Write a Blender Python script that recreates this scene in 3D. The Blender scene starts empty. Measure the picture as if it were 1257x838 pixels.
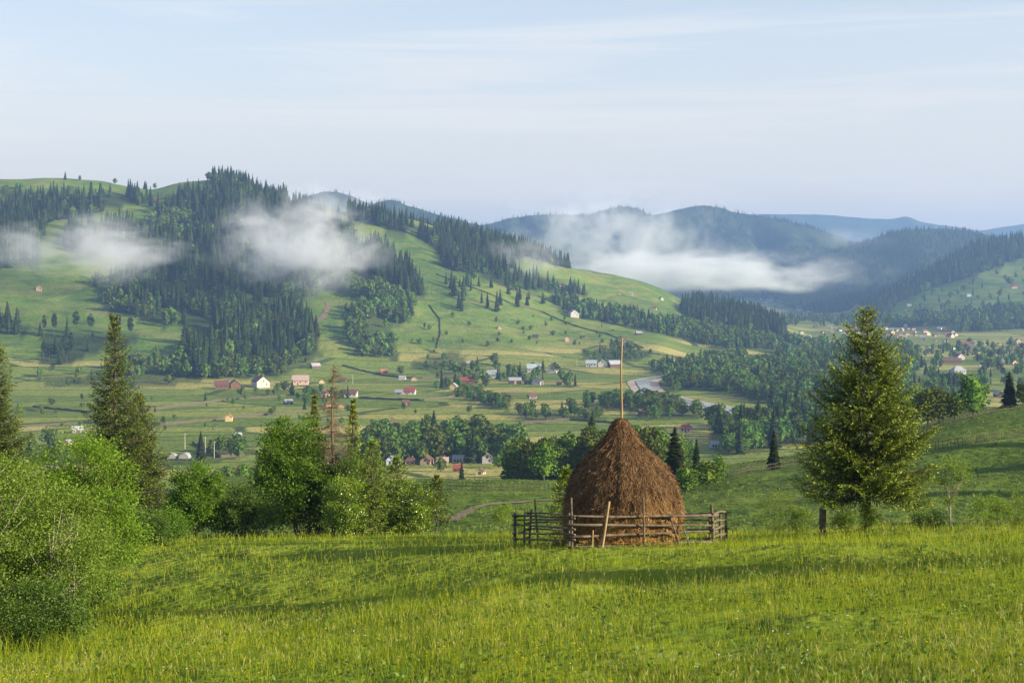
import bpy, math, random
import numpy as np
R = math.radians
rng = np.random.default_rng(7)
random.seed(7)
SC = bpy.context.scene
COL = SC.collection
F, CX, HY = 1727.0, 628.5, 340.0

# ------------------------------------------------------------------ helpers
def at(px, py, Y):
    return np.array([(px - CX) / F * Y, Y, -(py - HY) / F * Y])

def mesh_from(name, V, faces, mats=None, midx=None, smooth=False):
    """faces: list of int arrays (n,3) or (n,4)"""
    me = bpy.data.meshes.new(name)
    V = np.asarray(V, dtype=np.float32)
    faces = [np.asarray(f, dtype=np.int32) for f in faces if len(f)]
    loops = np.concatenate([f.ravel() for f in faces])
    sizes = np.concatenate([np.full(len(f), f.shape[1], np.int32) for f in faces])
    starts = np.concatenate([[0], np.cumsum(sizes)[:-1]]).astype(np.int32)
    me.vertices.add(len(V)); me.vertices.foreach_set('co', V.ravel())
    me.loops.add(len(loops)); me.loops.foreach_set('vertex_index', loops)
    me.polygons.add(len(sizes)); me.polygons.foreach_set('loop_start', starts)
    me.polygons.foreach_set('loop_total', sizes)
    if midx is not None:
        me.polygons.foreach_set('material_index', np.asarray(midx, np.int32))
    me.polygons.foreach_set('use_smooth', np.full(len(sizes), bool(smooth)))
    for m in (mats or []):
        me.materials.append(m)
    me.update(calc_edges=True); me.validate()
    return me

class MB:
    """collects pieces (each with a material slot) into one mesh"""
    def __init__(s): s.V = []; s.F3 = []; s.F4 = []; s.M3 = []; s.M4 = []; s.n = 0
    def add(s, V, Fa, m=0):
        V = np.asarray(V, float); Fa = np.asarray(Fa, int)
        if len(Fa) == 0: return
        s.V.append(V)
        if Fa.shape[1] == 3: s.F3.append(Fa + s.n); s.M3.append(np.full(len(Fa), m))
        else: s.F4.append(Fa + s.n); s.M4.append(np.full(len(Fa), m))
        s.n += len(V)
    def data(s, name, mats, smooth=False):
        f3 = np.concatenate(s.F3) if s.F3 else np.zeros((0, 3), int)
        f4 = np.concatenate(s.F4) if s.F4 else np.zeros((0, 4), int)
        mi = np.concatenate((s.M3 if s.F3 else []) + (s.M4 if s.F4 else []))
        return mesh_from(name, np.concatenate(s.V), [f3, f4], mats, mi, smooth)
    def build(s, name, mats, parent=None, smooth=False):
        o = bpy.data.objects.new(name, s.data(name, mats, smooth)); COL.objects.link(o)
        if parent is not None: o.parent = parent
        return o
    def box(s, c, size, m=0, rotz=0.0):
        x, y, z = np.array(size) / 2.0
        v = np.array([[-x,-y,-z],[x,-y,-z],[x,y,-z],[-x,y,-z],[-x,-y,z],[x,-y,z],[x,y,z],[-x,y,z]])
        if rotz:
            c_, s_ = math.cos(rotz), math.sin(rotz)
            v[:, :2] = v[:, :2] @ np.array([[c_, s_], [-s_, c_]])
        s.add(v + np.array(c), [[0,3,2,1],[4,5,6,7],[0,1,5,4],[1,2,6,5],[2,3,7,6],[3,0,4,7]], m)
    def tube(s, pts, rad, n=6, m=0, rough=0.0, seed=0):
        V, Fa = tube(pts, rad, n, rough, seed); s.add(V, Fa, m)

def tube(pts, rad, n=6, rough=0.0, seed=0):
    pts = np.asarray(pts, float); k = len(pts)
    rad = np.broadcast_to(np.asarray(rad, float), (k,))
    t = np.gradient(pts, axis=0); t /= np.linalg.norm(t, axis=1)[:, None] + 1e-9
    ref = np.array([0, 0, 1.0]) if abs(t[0][2]) < 0.9 else np.array([1.0, 0, 0])
    a = np.cross(t, ref); a /= np.linalg.norm(a, axis=1)[:, None] + 1e-9
    b = np.cross(t, a)
    th = np.linspace(0, 2 * np.pi, n, endpoint=False)
    r = rad[:, None] * np.ones((1, n))
    if rough:
        r = r * (1 + rough * (np.random.default_rng(seed).random((k, n)) - .5) * 2)
    V = pts[:, None, :] + r[..., None] * (np.cos(th)[None, :, None] * a[:, None, :] + np.sin(th)[None, :, None] * b[:, None, :])
    V = V.reshape(-1, 3)
    i = np.arange(k - 1)[:, None] * n; j = np.arange(n)[None, :]; j2 = (j + 1) % n
    Fa = np.stack([i + j, i + j2, i + n + j2, i + n + j], -1).reshape(-1, 4)
    V = np.concatenate([V, pts[:1], pts[-1:]])
    e = k * n
    cap = [[j1, e, (j1 + 1) % n, (j1 + 1) % n] for j1 in range(n)]
    c3 = np.array([[(q + 1) % n, q, e, e] for q in range(n)] + [[(k-1)*n + q, (k-1)*n + (q+1) % n, e + 1, e + 1] for q in range(n)])
    # triangles written as quads are invalid: split centre by using degenerate-free fan through rim pairs
    V = V[:e]
    if n == 4:
        caps = np.array([[3, 2, 1, 0], [e-4, e-3, e-2, e-1]])
    elif n == 6:
        caps = np.array([[3, 2, 1, 0], [5, 4, 3, 0], [e-6, e-5, e-4, e-3], [e-6, e-3, e-2, e-1]])
    elif n == 8:
        caps = np.array([[3,2,1,0],[5,4,3,0],[7,6,5,0],[e-8,e-7,e-6,e-5],[e-8,e-5,e-4,e-3],[e-8,e-3,e-2,e-1]])
    else:
        caps = np.zeros((0, 4), int)
    return V, np.concatenate([Fa, caps]) if len(caps) else Fa

def tag(o, label=None, cat=None, group=None, kind=None):
    if label: o['label'] = label
    if cat: o['category'] = cat
    if group: o['group'] = group
    if kind: o['kind'] = kind
    return o

def empty(name, loc=(0, 0, 0), rz=0.0):
    o = bpy.data.objects.new(name, None); COL.objects.link(o)
    o.location = [float(x) for x in loc]; o.rotation_euler = (0, 0, rz); o.empty_display_size = .2
    return o

def obj(name, me, parent=None):
    o = bpy.data.objects.new(name, me); COL.objects.link(o)
    if parent is not None: o.parent = parent
    return o

def hash2(ix, iy, seed):
    h = (ix.astype(np.int64) * 374761393 + iy.astype(np.int64) * 668265263 + seed * 1274126177) & 0x7fffffff
    h = ((h ^ (h >> 13)) * 1274126177) & 0x7fffffff
    return ((h ^ (h >> 16)) & 0xffff) / 65535.0
def vnoise(x, y, seed=0):
    x = np.asarray(x, float); y = np.asarray(y, float)
    ix, iy = np.floor(x), np.floor(y); fx, fy = x - ix, y - iy
    fx = fx*fx*fx*(fx*(fx*6-15)+10); fy = fy*fy*fy*(fy*(fy*6-15)+10)
    a = hash2(ix, iy, seed); b = hash2(ix+1, iy, seed); c = hash2(ix, iy+1, seed); d = hash2(ix+1, iy+1, seed)
    return (a*(1-fx)+b*fx)*(1-fy) + (c*(1-fx)+d*fx)*fy - .5
def fbm(x, y, seed=0, oct=4):
    s = 0; a = 1.0
    for k in range(oct):
        s = s + a * vnoise(np.asarray(x)*2**k + 17.3*k, np.asarray(y)*2**k - 9.1*k, seed + k); a *= .5
    return s
def pchip(x, y, xq):
    x = np.asarray(x, float); y = np.asarray(y, float); xq = np.asarray(xq, float)
    h = np.diff(x); d = np.diff(y) / h; m = np.zeros_like(y)
    if len(x) > 2:
        w1 = 2*h[1:] + h[:-1]; w2 = h[1:] + 2*h[:-1]
        ok = d[:-1] * d[1:] > 0
        with np.errstate(divide='ignore', invalid='ignore'):
            mm = (w1 + w2) / (w1 / d[:-1] + w2 / d[1:])
        m[1:-1] = np.where(ok, mm, 0)
    m[0], m[-1] = d[0], d[-1]
    xq = np.clip(xq, x[0], x[-1])
    i = np.clip(np.searchsorted(x, xq, side='right') - 1, 0, len(x) - 2)
    t = (xq - x[i]) / h[i]
    return ((2*t**3 - 3*t**2 + 1)*y[i] + (t**3 - 2*t**2 + t)*h[i]*m[i] + (-2*t**3 + 3*t**2)*y[i+1] + (t**3 - t**2)*h[i]*m[i+1])
def inpoly(px, py, poly):
    px = np.asarray(px); py = np.asarray(py); r = np.zeros(px.shape, bool)
    P = np.asarray(poly, float); n = len(P)
    for i in range(n):
        x1, y1 = P[i]; x2, y2 = P[(i + 1) % n]
        if y1 == y2: continue
        r ^= ((y1 > py) != (y2 > py)) & (px < (x2 - x1) * (py - y1) / (y2 - y1) + x1)
    return r

# ------------------------------------------------------------------ materials
def newmat(name):
    m = bpy.data.materials.new(name); m.use_nodes = True
    nt = m.node_tree; nt.nodes.clear()
    out = nt.nodes.new('ShaderNodeOutputMaterial')
    return m, nt, out
class NT:
    def __init__(s, nt): s.nt = nt
    def n(s, t, **kw):
        nd = s.nt.nodes.new(t)
        for k, v in kw.items():
            if k.startswith('i_'):
                nd.inputs[k[2:].replace('_', ' ')].default_value = v
            else: setattr(nd, k, v)
        return nd
    def l(s, a, b): s.nt.links.new(a, b)
    def ramp(s, fac, stops, interp='LINEAR'):
        r = s.nt.nodes.new('ShaderNodeValToRGB'); r.color_ramp.interpolation = interp
        e = r.color_ramp.elements
        while len(e) < len(stops): e.new(0.5)
        for q, (p, c) in zip(e, stops): q.position = p; q.color = (*c, 1) if len(c) == 3 else c
        s.l(fac, r.inputs['Fac']); return r.outputs['Color']
    def mix(s, fac, a, b, blend='MIX'):
        m = s.nt.nodes.new('ShaderNodeMix'); m.data_type = 'RGBA'; m.blend_type = blend
        for v, sock in ((fac, m.inputs[0]), (a, m.inputs[6]), (b, m.inputs[7])):
            if hasattr(v, 'is_linked'): s.l(v, sock)
            elif isinstance(v, (int, float)): sock.default_value = v
            else: sock.default_value = (*v, 1)
        return m.outputs[2]
    def math(s, op, a, b=None, clamp=False):
        m = s.nt.nodes.new('ShaderNodeMath'); m.operation = op; m.use_clamp = clamp
        for v, sock in ((a, m.inputs[0]), (b, m.inputs[1])):
            if v is None: continue
            if hasattr(v, 'is_linked'): s.l(v, sock)
            else: sock.default_value = v
        return m.outputs[0]
    def noise(s, vec, scale, detail=3, rough=.55, dist=0.0):
        t = s.nt.nodes.new('ShaderNodeTexNoise')
        t.inputs['Scale'].default_value = scale; t.inputs['Detail'].default_value = detail
        t.inputs['Roughness'].default_value = rough; t.inputs['Distortion'].default_value = dist
        if vec is not None: s.l(vec, t.inputs['Vector'])
        return t.outputs['Fac']
    def mapping(s, vec, scale=(1,1,1), rot=(0,0,0), loc=(0,0,0)):
        m = s.nt.nodes.new('ShaderNodeMapping')
        m.inputs['Scale'].default_value = scale; m.inputs['Rotation'].default_value = rot; m.inputs['Location'].default_value = loc
        s.l(vec, m.inputs['Vector']); return m.outputs['Vector']

def mat_simple(name, c1, c2, scale=4.0, rough=.85, stretch=(1,1,1), bump=0.0, spec=.2, coord='Object'):
    m, nt, out = newmat(name); g = NT(nt)
    tc = g.n('ShaderNodeTexCoord')
    v = g.mapping(tc.outputs[coord], stretch)
    f = g.noise(v, scale, 4, .6)
    col = g.ramp(f, [(.3, c1), (.7, c2)])
    b = g.n('ShaderNodeBsdfPrincipled'); g.l(col, b.inputs['Base Color'])
    b.inputs['Roughness'].default_value = rough; b.inputs['Specular IOR Level'].default_value = spec
    if bump:
        bp = g.n('ShaderNodeBump'); bp.inputs['Strength'].default_value = bump; g.l(f, bp.inputs['Height']); g.l(bp.outputs[0], b.inputs['Normal'])
    g.l(b.outputs[0], out.inputs[0]); return m

def mat_leaf(name, dark, light, transl=.35, rough=.55, objvar=.0, spec=.25, blotch=0.0, blotch_scale=.6):
    """leaf material: colour varies leaf by leaf (mesh island) and a little from tree to tree"""
    m, nt, out = newmat(name); g = NT(nt)
    ge = g.n('ShaderNodeNewGeometry')
    col = g.ramp(ge.outputs['Random Per Island'], [(0, dark), (.55, tuple((a+b)/2 for a, b in zip(dark, light))), (1, light)])
    if objvar:
        oi = g.n('ShaderNodeObjectInfo')
        hs = g.n('ShaderNodeHueSaturation')
        g.l(g.math('ADD', g.math('MULTIPLY', oi.outputs['Random'], .05), .475), hs.inputs['Hue'])
        g.l(g.math('ADD', g.math('MULTIPLY', oi.outputs['Random'], objvar), 1 - objvar/2), hs.inputs['Value'])
        g.l(col, hs.inputs['Color']); col = hs.outputs['Color']
    d = g.n('ShaderNodeBsdfPrincipled'); d.inputs['Roughness'].default_value = rough; d.inputs['Specular IOR Level'].default_value = spec
    g.l(col, d.inputs['Base Color'])
    t = g.n('ShaderNodeBsdfTranslucent')
    g.l(g.mix(.35, col, (.35, .5, .03), 'MIX'), t.inputs['Color']) if transl > .2 else g.l(col, t.inputs['Color'])
    mx = g.n('ShaderNodeMixShader'); mx.inputs[0].default_value = transl
    g.l(d.outputs[0], mx.inputs[1]); g.l(t.outputs[0], mx.inputs[2]); g.l(mx.outputs[0], out.inputs[0])
    return m

# ------------------------------------------------------------------ camera, light, sky
cam = bpy.data.cameras.new('camera'); co = bpy.data.objects.new('camera', cam); COL.objects.link(co)
co.location = (0, 0, 0); co.rotation_euler = (R(90), 0, 0)
cam.sensor_width = 36; cam.lens = 36 * F / 1257; cam.shift_y = -(419 - HY) / 1257
cam.clip_start = .1; cam.clip_end = 60000
SC.camera = co

SUN_AZ, SUN_EL = 110.0, 20.0           # clockwise from +Y (straight ahead)
sd = np.array([math.sin(R(SUN_AZ))*math.cos(R(SUN_EL)), math.cos(R(SUN_AZ))*math.cos(R(SUN_EL)), math.sin(R(SUN_EL))])
sl = bpy.data.lights.new('sun', 'SUN'); so = bpy.data.objects.new('sun', sl); COL.objects.link(so)
sl.energy = 5.0; sl.angle = R(.6); sl.color = (1.0, .84, .60)
so.rotation_euler = (R(90 - SUN_EL), 0, R(180 - SUN_AZ))   # checked: light travels along -sd

W = bpy.data.worlds.new('World'); SC.world = W; W.use_nodes = True
g = NT(W.node_tree); W.node_tree.nodes.clear()
wo = g.n('ShaderNodeOutputWorld'); bg = g.n('ShaderNodeBackground')
sky = g.n('ShaderNodeTexSky'); sky.sky_type = 'NISHITA'; sky.sun_disc = False
sky.sun_elevation = R(SUN_EL); sky.sun_rotation = R(SUN_AZ); sky.altitude = 700
sky.air_density = 1.0; sky.dust_density = 2.5; sky.ozone_density = 1.0
# thin high cirrus: a pale veil with streaks, fixed to the sky directions
tc = g.n('ShaderNodeTexCoord')
cv = g.mapping(tc.outputs['Generated'], (1.1, 1.1, 19), (R(2), R(-3), R(20)))
cn = g.noise(cv, 2.2, 6, .62, .6)
cf = g.ramp(cn, [(.45, (0, 0, 0)), (.8, (1, 1, 1))])
sz = g.n('ShaderNodeSeparateXYZ'); g.l(tc.outputs['Generated'], sz.inputs[0])
low = g.ramp(sz.outputs[2], [(.0, (.80, .80, .80)), (.07, (.70, .70, .70)), (.22, (.34, .34, .34)), (.5, (.03, .03, .03))])   # the veil thickens towards the horizon
veil = g.ramp(sz.outputs[2], [(.0, (6.3, 4.85, 3.3)), (.05, (5.7, 4.7, 3.6)), (.12, (4.95, 4.4, 3.75)), (.25, (4.1, 4.2, 4.2))])
SKYCOL = g.mix(g.math('ADD', low, g.math('MULTIPLY', cf, .26), True), sky.outputs[0], veil)
SKYCOL = g.mix(g.math('MULTIPLY', cf, .38), SKYCOL, (5.7, 5.25, 4.7))
g.l(SKYCOL, bg.inputs['Color']); bg.inputs['Strength'].default_value = .085
g.l(bg.outputs[0], wo.inputs[0])

SC.view_settings.view_transform = 'Standard'; SC.view_settings.look = 'None'
SC.view_settings.exposure = 1.4; SC.view_settings.gamma = 1.0; SC.view_settings.use_curve_mapping = False
cy = SC.cycles
cy.max_bounces = 8; cy.diffuse_bounces = 3; cy.glossy_bounces = 2; cy.transmission_bounces = 4
cy.volume_bounces = 3; cy.transparent_max_bounces = 8
cy.use_denoising = True
try: cy.denoiser = 'OPENIMAGEDENOISE'
except Exception: pass
cy.volume_step_rate = 1.0; cy.volume_max_steps = 256
cy.caustics_reflective = False; cy.caustics_refractive = False
SC.render.film_transparent = False
# ------------------------------------------------------------------ terrain
VZ = -90.0
def cz(L):   # (px, Y, py) -> px, Y, z
    a = np.array(L, float); return a[:, 0], a[:, 1], -(a[:, 2] - HY) / F * a[:, 1]
def vz(L):   # (px, Y, z)
    a = np.array(L, float); return a[:, 0], a[:, 1], a[:, 2]
def plane(Y, px):
    X = np.clip((px - CX) / F * Y, -45, 60)
    return -(2.33 + .146 * Y) + .08 * X
ALLPX = np.array([-6000, -2500, -600, -300, 0, 200, 400, 628, 900, 1257, 1560, 2500, 6000.])
CONT = []
for Y in (1.2, 6, 13, 20, 28):
    CONT.append((ALLPX, np.full(len(ALLPX), float(Y)), plane(Y, ALLPX)))
CONT.append(cz([(-6000,70,696),(-600,64,682),(-300,62,678),(0,62,670),(200,62,662),(400,60,659),(560,56,658),(628,54,659),(765,51,660),(900,48,657),(1065,46.5,651),(1257,43,648),(1560,40,638),(2500,40,600),(6000,40,560)]))
CONT.append(cz([(-6000,120,700),(-300,112,692),(0,110,688),(300,105,676),(628,100,668),(900,95,662),(1065,92,660),(1257,92,665),(1560,95,650),(6000,95,620)]))
K7 = [(-6000,190,640),(-150,190,642),(0,190,642),(120,195,632),(180,200,622),(215,205,610),(250,210,598),(320,210,592),(400,200,596),(500,195,601),(600,190,602),(700,190,603),(800,195,602),(850,200,594),(900,210,584),(960,225,573),(1010,235,561),(1050,245,551),(1100,250,538),(1150,255,521),(1200,260,509),(1257,265,501),(1400,280,482),(6000,300,440)]
CONT.append(cz(K7))
CONT.append(cz([(-6000,260,630),(0,260,632),(180,270,612),(250,280,591),(320,280,584),(500,268,590),(700,268,590),(800,272,585),(900,290,568),(1000,300,553),(1100,310,531),(1200,310,503),(1257,310,496),(1400,320,478),(6000,340,430)]))
CONT.append(vz([(-6000,400,-62),(0,400,-66),(300,400,-62),(700,400,-60),(900,410,-58),(1050,420,-52),(1257,430,-50),(1400,440,-50),(6000,440,-40)]))
CONT.append(vz([(-6000,560,-82),(0,560,-83),(628,560,-81),(1257,580,-76),(6000,580,-70)]))
CONT.append(vz([(-6000,720,-89),(628,720,-88.5),(1257,740,-87),(6000,740,-86)]))
CONT.append(vz([(-6000,900,VZ),(6000,900,VZ)]))
S = {  # px : rows of (Y, py | None=valley)
 -6000:[(1120,0),(1250,440),(1400,395),(1550,345),(1700,300),(1850,262),(2050,222),(2400,250),(3000,300),(3600,360)],
 -300: [(1120,0),(1250,436),(1400,388),(1550,335),(1700,290),(1850,252),(2050,216),(2400,250),(3000,300),(3600,360)],
 0:    [(1120,0),(1250,440),(1400,395),(1550,343),(1700,300),(1850,262),(2050,222),(2400,252),(3000,310),(3600,370)],
 90:   [(1120,0),(1250,443),(1400,400),(1550,352),(1700,305),(1850,262),(2050,223),(2400,252),(3000,310),(3600,370)],
 180:  [(1120,0),(1250,446),(1400,405),(1550,362),(1720,310),(1880,262),(2050,231),(2400,256),(3000,315),(3600,372)],
 225:  [(1120,0),(1250,447),(1400,408),(1550,366),(1740,312),(1890,258),(2050,221),(2400,250),(3000,315),(3600,372)],
 275:  [(1120,0),(1250,450),(1400,412),(1550,370),(1750,314),(1900,256),(2050,217),(2400,248),(3000,315),(3600,372)],
 330:  [(1130,0),(1260,454),(1410,418),(1560,375),(1750,322),(1900,274),(2050,238),(2400,262),(3000,320),(3600,374)],
 400:  [(1180,0),(1300,450),(1430,415),(1570,372),(1750,328),(1900,290),(2050,257),(2400,282),(3000,330),(3600,376)],
 450:  [(1220,0),(1340,445),(1450,412),(1580,372),(1750,330),(1900,296),(2050,265),(2400,292),(3000,335),(3600,378)],
 520:  [(1250,0),(1370,442),(1490,412),(1620,378),(1770,340),(1920,306),(2080,278),(2450,305),(3000,340),(3600,380)],
 600:  [(1250,0),(1380,441),(1520,413),(1660,385),(1800,352),(1950,320),(2100,296),(2500,325),(3000,350),(3600,382)],
 700:  [(1250,0),(1400,443),(1550,421),(1700,401),(1850,380),(2000,356),(2200,326),(2500,350),(3000,368),(3600,383)],
 800:  [(1300,0),(1430,442),(1560,422),(1700,406),(1850,391),(2050,371),(2250,354),(2600,372),(3000,380),(3600,383)],
 850:  [(1380,0),(1500,440),(1620,426),(1750,413),(1900,401),(2080,388),(2250,374),(2600,386),(3000,388),(3600,383)],
 900:  [(1500,0),(1580,436),(1680,425),(1800,414),(1950,403),(2100,392),(2250,383),(2600,394),(3000,391),(3600,383)],
 950:  [(1650,0),(1720,429.5),(1800,423),(1880,416),(1980,409),(2100,402),(2250,398),(2600,398),(3000,391),(3600,383)],
 1000: [(1750,0),(1850,0),(1950,0),(2050,0),(2150,0),(2300,0),(2500,0),(2700,0),(3000,0),(3600,0)],
 1050: [(1750,0),(1950,0),(2150,0),(2350,0),(2550,0),(2750,0),(2950,390),(3150,384),(3400,380),(3800,378)],
 1100: [(1750,0),(1950,0),(2150,0),(2350,0),(2550,398),(2750,382),(2950,371),(3150,360),(3400,350),(3800,365)],
 1150: [(1750,0),(1950,0),(2150,0),(2350,404),(2550,393),(2750,371),(2950,354),(3150,337),(3400,319),(3800,335)],
 1200: [(1750,0),(1950,0),(2150,0),(2350,403),(2550,388),(2750,363),(2950,349),(3150,318),(3400,294),(3800,310)],
 1257: [(1750,0),(1950,0),(2150,0),(2350,402),(2550,384),(2750,360),(2950,346),(3150,316),(3400,291),(3800,305)],
 1400: [(1750,0),(1950,0),(2150,0),(2350,400),(2550,378),(2750,350),(2950,332),(3150,305),(3400,275),(3800,295)],
 6000: [(1750,0),(1950,0),(2150,0),(2350,400),(2550,370),(2750,340),(2950,320),(3150,295),(3400,265),(3800,285)],
}
SP = sorted(S)
for k in range(10):
    Ys = [S[p][k][0] for p in SP]
    Zs = [VZ if S[p][k][1] == 0 else -(S[p][k][1] - HY) / F * S[p][k][0] for p in SP]
    CONT.append((np.array(SP, float), np.array(Ys, float), np.array(Zs, float)))
CONT.append(vz([(-6000,4600,-52),(6000,4600,-52)]))
CONT.append(vz([(-6000,13000,-52),(6000,13000,-52)]))

PXS = np.concatenate([np.linspace(-5900, -620, 30), np.arange(-560, 1800, 6.0), np.linspace(1850, 5900, 30)])
LY = np.linspace(math.log(1.3), math.log(12900), 470)
ROWY = np.exp(LY)
cY = np.stack([pchip(c[0], c[1], PXS) for c in CONT]); cZ = np.stack([pchip(c[0], c[2], PXS) for c in CONT])
ZG = np.stack([pchip(cY[:, i], cZ[:, i], ROWY) for i in range(len(PXS))])      # columns x rows
XG = (PXS[:, None] - CX) / F * ROWY[None, :]; YG = np.broadcast_to(ROWY[None, :], XG.shape)
hillf = np.clip((ZG + 86) / 60, 0, 1) * (YG > 1000)
ZG = ZG + 16 * hillf * fbm(XG / 230, YG / 230, 3, 4) * np.clip((YG-1000)/300, 0, 1)
mid = np.clip((YG - 60) / 40, 0, 1) * np.clip((420 - YG) / 150, 0, 1)
ZG = ZG + mid * 1.1 * fbm(XG / 26, YG / 26, 11, 3)
vf = np.clip((YG - 420) / 150, 0, 1) * (1 - hillf)
ZG = ZG + vf * .8 * fbm(XG / 90, YG / 90, 12, 3)
near = np.clip((65 - YG) / 20, 0, 1)
ZG = ZG + near * (.35 * fbm(XG / 9, YG / 9, 21, 3) + .08 * fbm(XG / 1.3, YG / 1.3, 22, 2)) * np.clip((YG - 3) / 6, 0, 1)
# a low terrace edge running down the meadow to the left
def terrace_line(px): return np.interp(px, [-600, 60, 150, 300, 450, 560, 680], [16, 18.5, 20.5, 24.5, 27.5, 29.5, 33])
tl = terrace_line(PXS)[:, None]
amp = np.interp(PXS, [-600, 0, 100, 450, 600, 700], [.2, .35, .45, .4, .2, 0])[:, None]
ZG = ZG - amp * (1 / (1 + np.exp(-(YG - tl) / .5))) * np.clip((52 - YG) / 22, 0, 1)

def ground(X, Y):
    X = np.asarray(X, float); Y = np.maximum(np.asarray(Y, float), 1.4)
    px = np.clip(CX + F * X / Y, PXS[0] + 1, PXS[-1] - 1); ly = np.log(Y)
    i = np.clip(np.searchsorted(PXS, px) - 1, 0, len(PXS) - 2); j = np.clip(np.searchsorted(LY, ly) - 1, 0, len(LY) - 2)
    u = (px - PXS[i]) / (PXS[i+1] - PXS[i]); v = (Y - ROWY[j]) / (ROWY[j+1] - ROWY[j])
    return (ZG[i, j]*(1-u) + ZG[i+1, j]*u)*(1-v) + (ZG[i, j+1]*(1-u) + ZG[i+1, j+1]*u)*v
def gp(px, Y):
    X = (px - CX) / F * Y; return np.array([X, Y, float(ground(X, Y))])
def hit(px, py, ymin=1.5, ymax=6000):
    """first visible ground point seen at that place beyond ymin"""
    ys = np.exp(np.linspace(math.log(ymin), math.log(ymax), 1500))
    z = ground((px - CX) / F * ys, ys); p = HY - z * F / ys
    k = np.where(p <= py)[0]
    if len(k) == 0: k = [int(np.argmin(p))]
    return gp(px, ys[k[0]])
def proj(X, Y, Z): return CX + F * X / Y, HY - F * Z / Y
nc, nr = XG.shape
ids = np.arange(nc * nr).reshape(nc, nr)
TF = np.stack([ids[:-1, :-1], ids[1:, :-1], ids[1:, 1:], ids[:-1, 1:]], -1).reshape(-1, 4)
TV = np.stack([XG, YG, ZG], -1).reshape(-1, 3)
TPX, TPY = proj(TV[:, 0], TV[:, 1], TV[:, 2])
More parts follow.
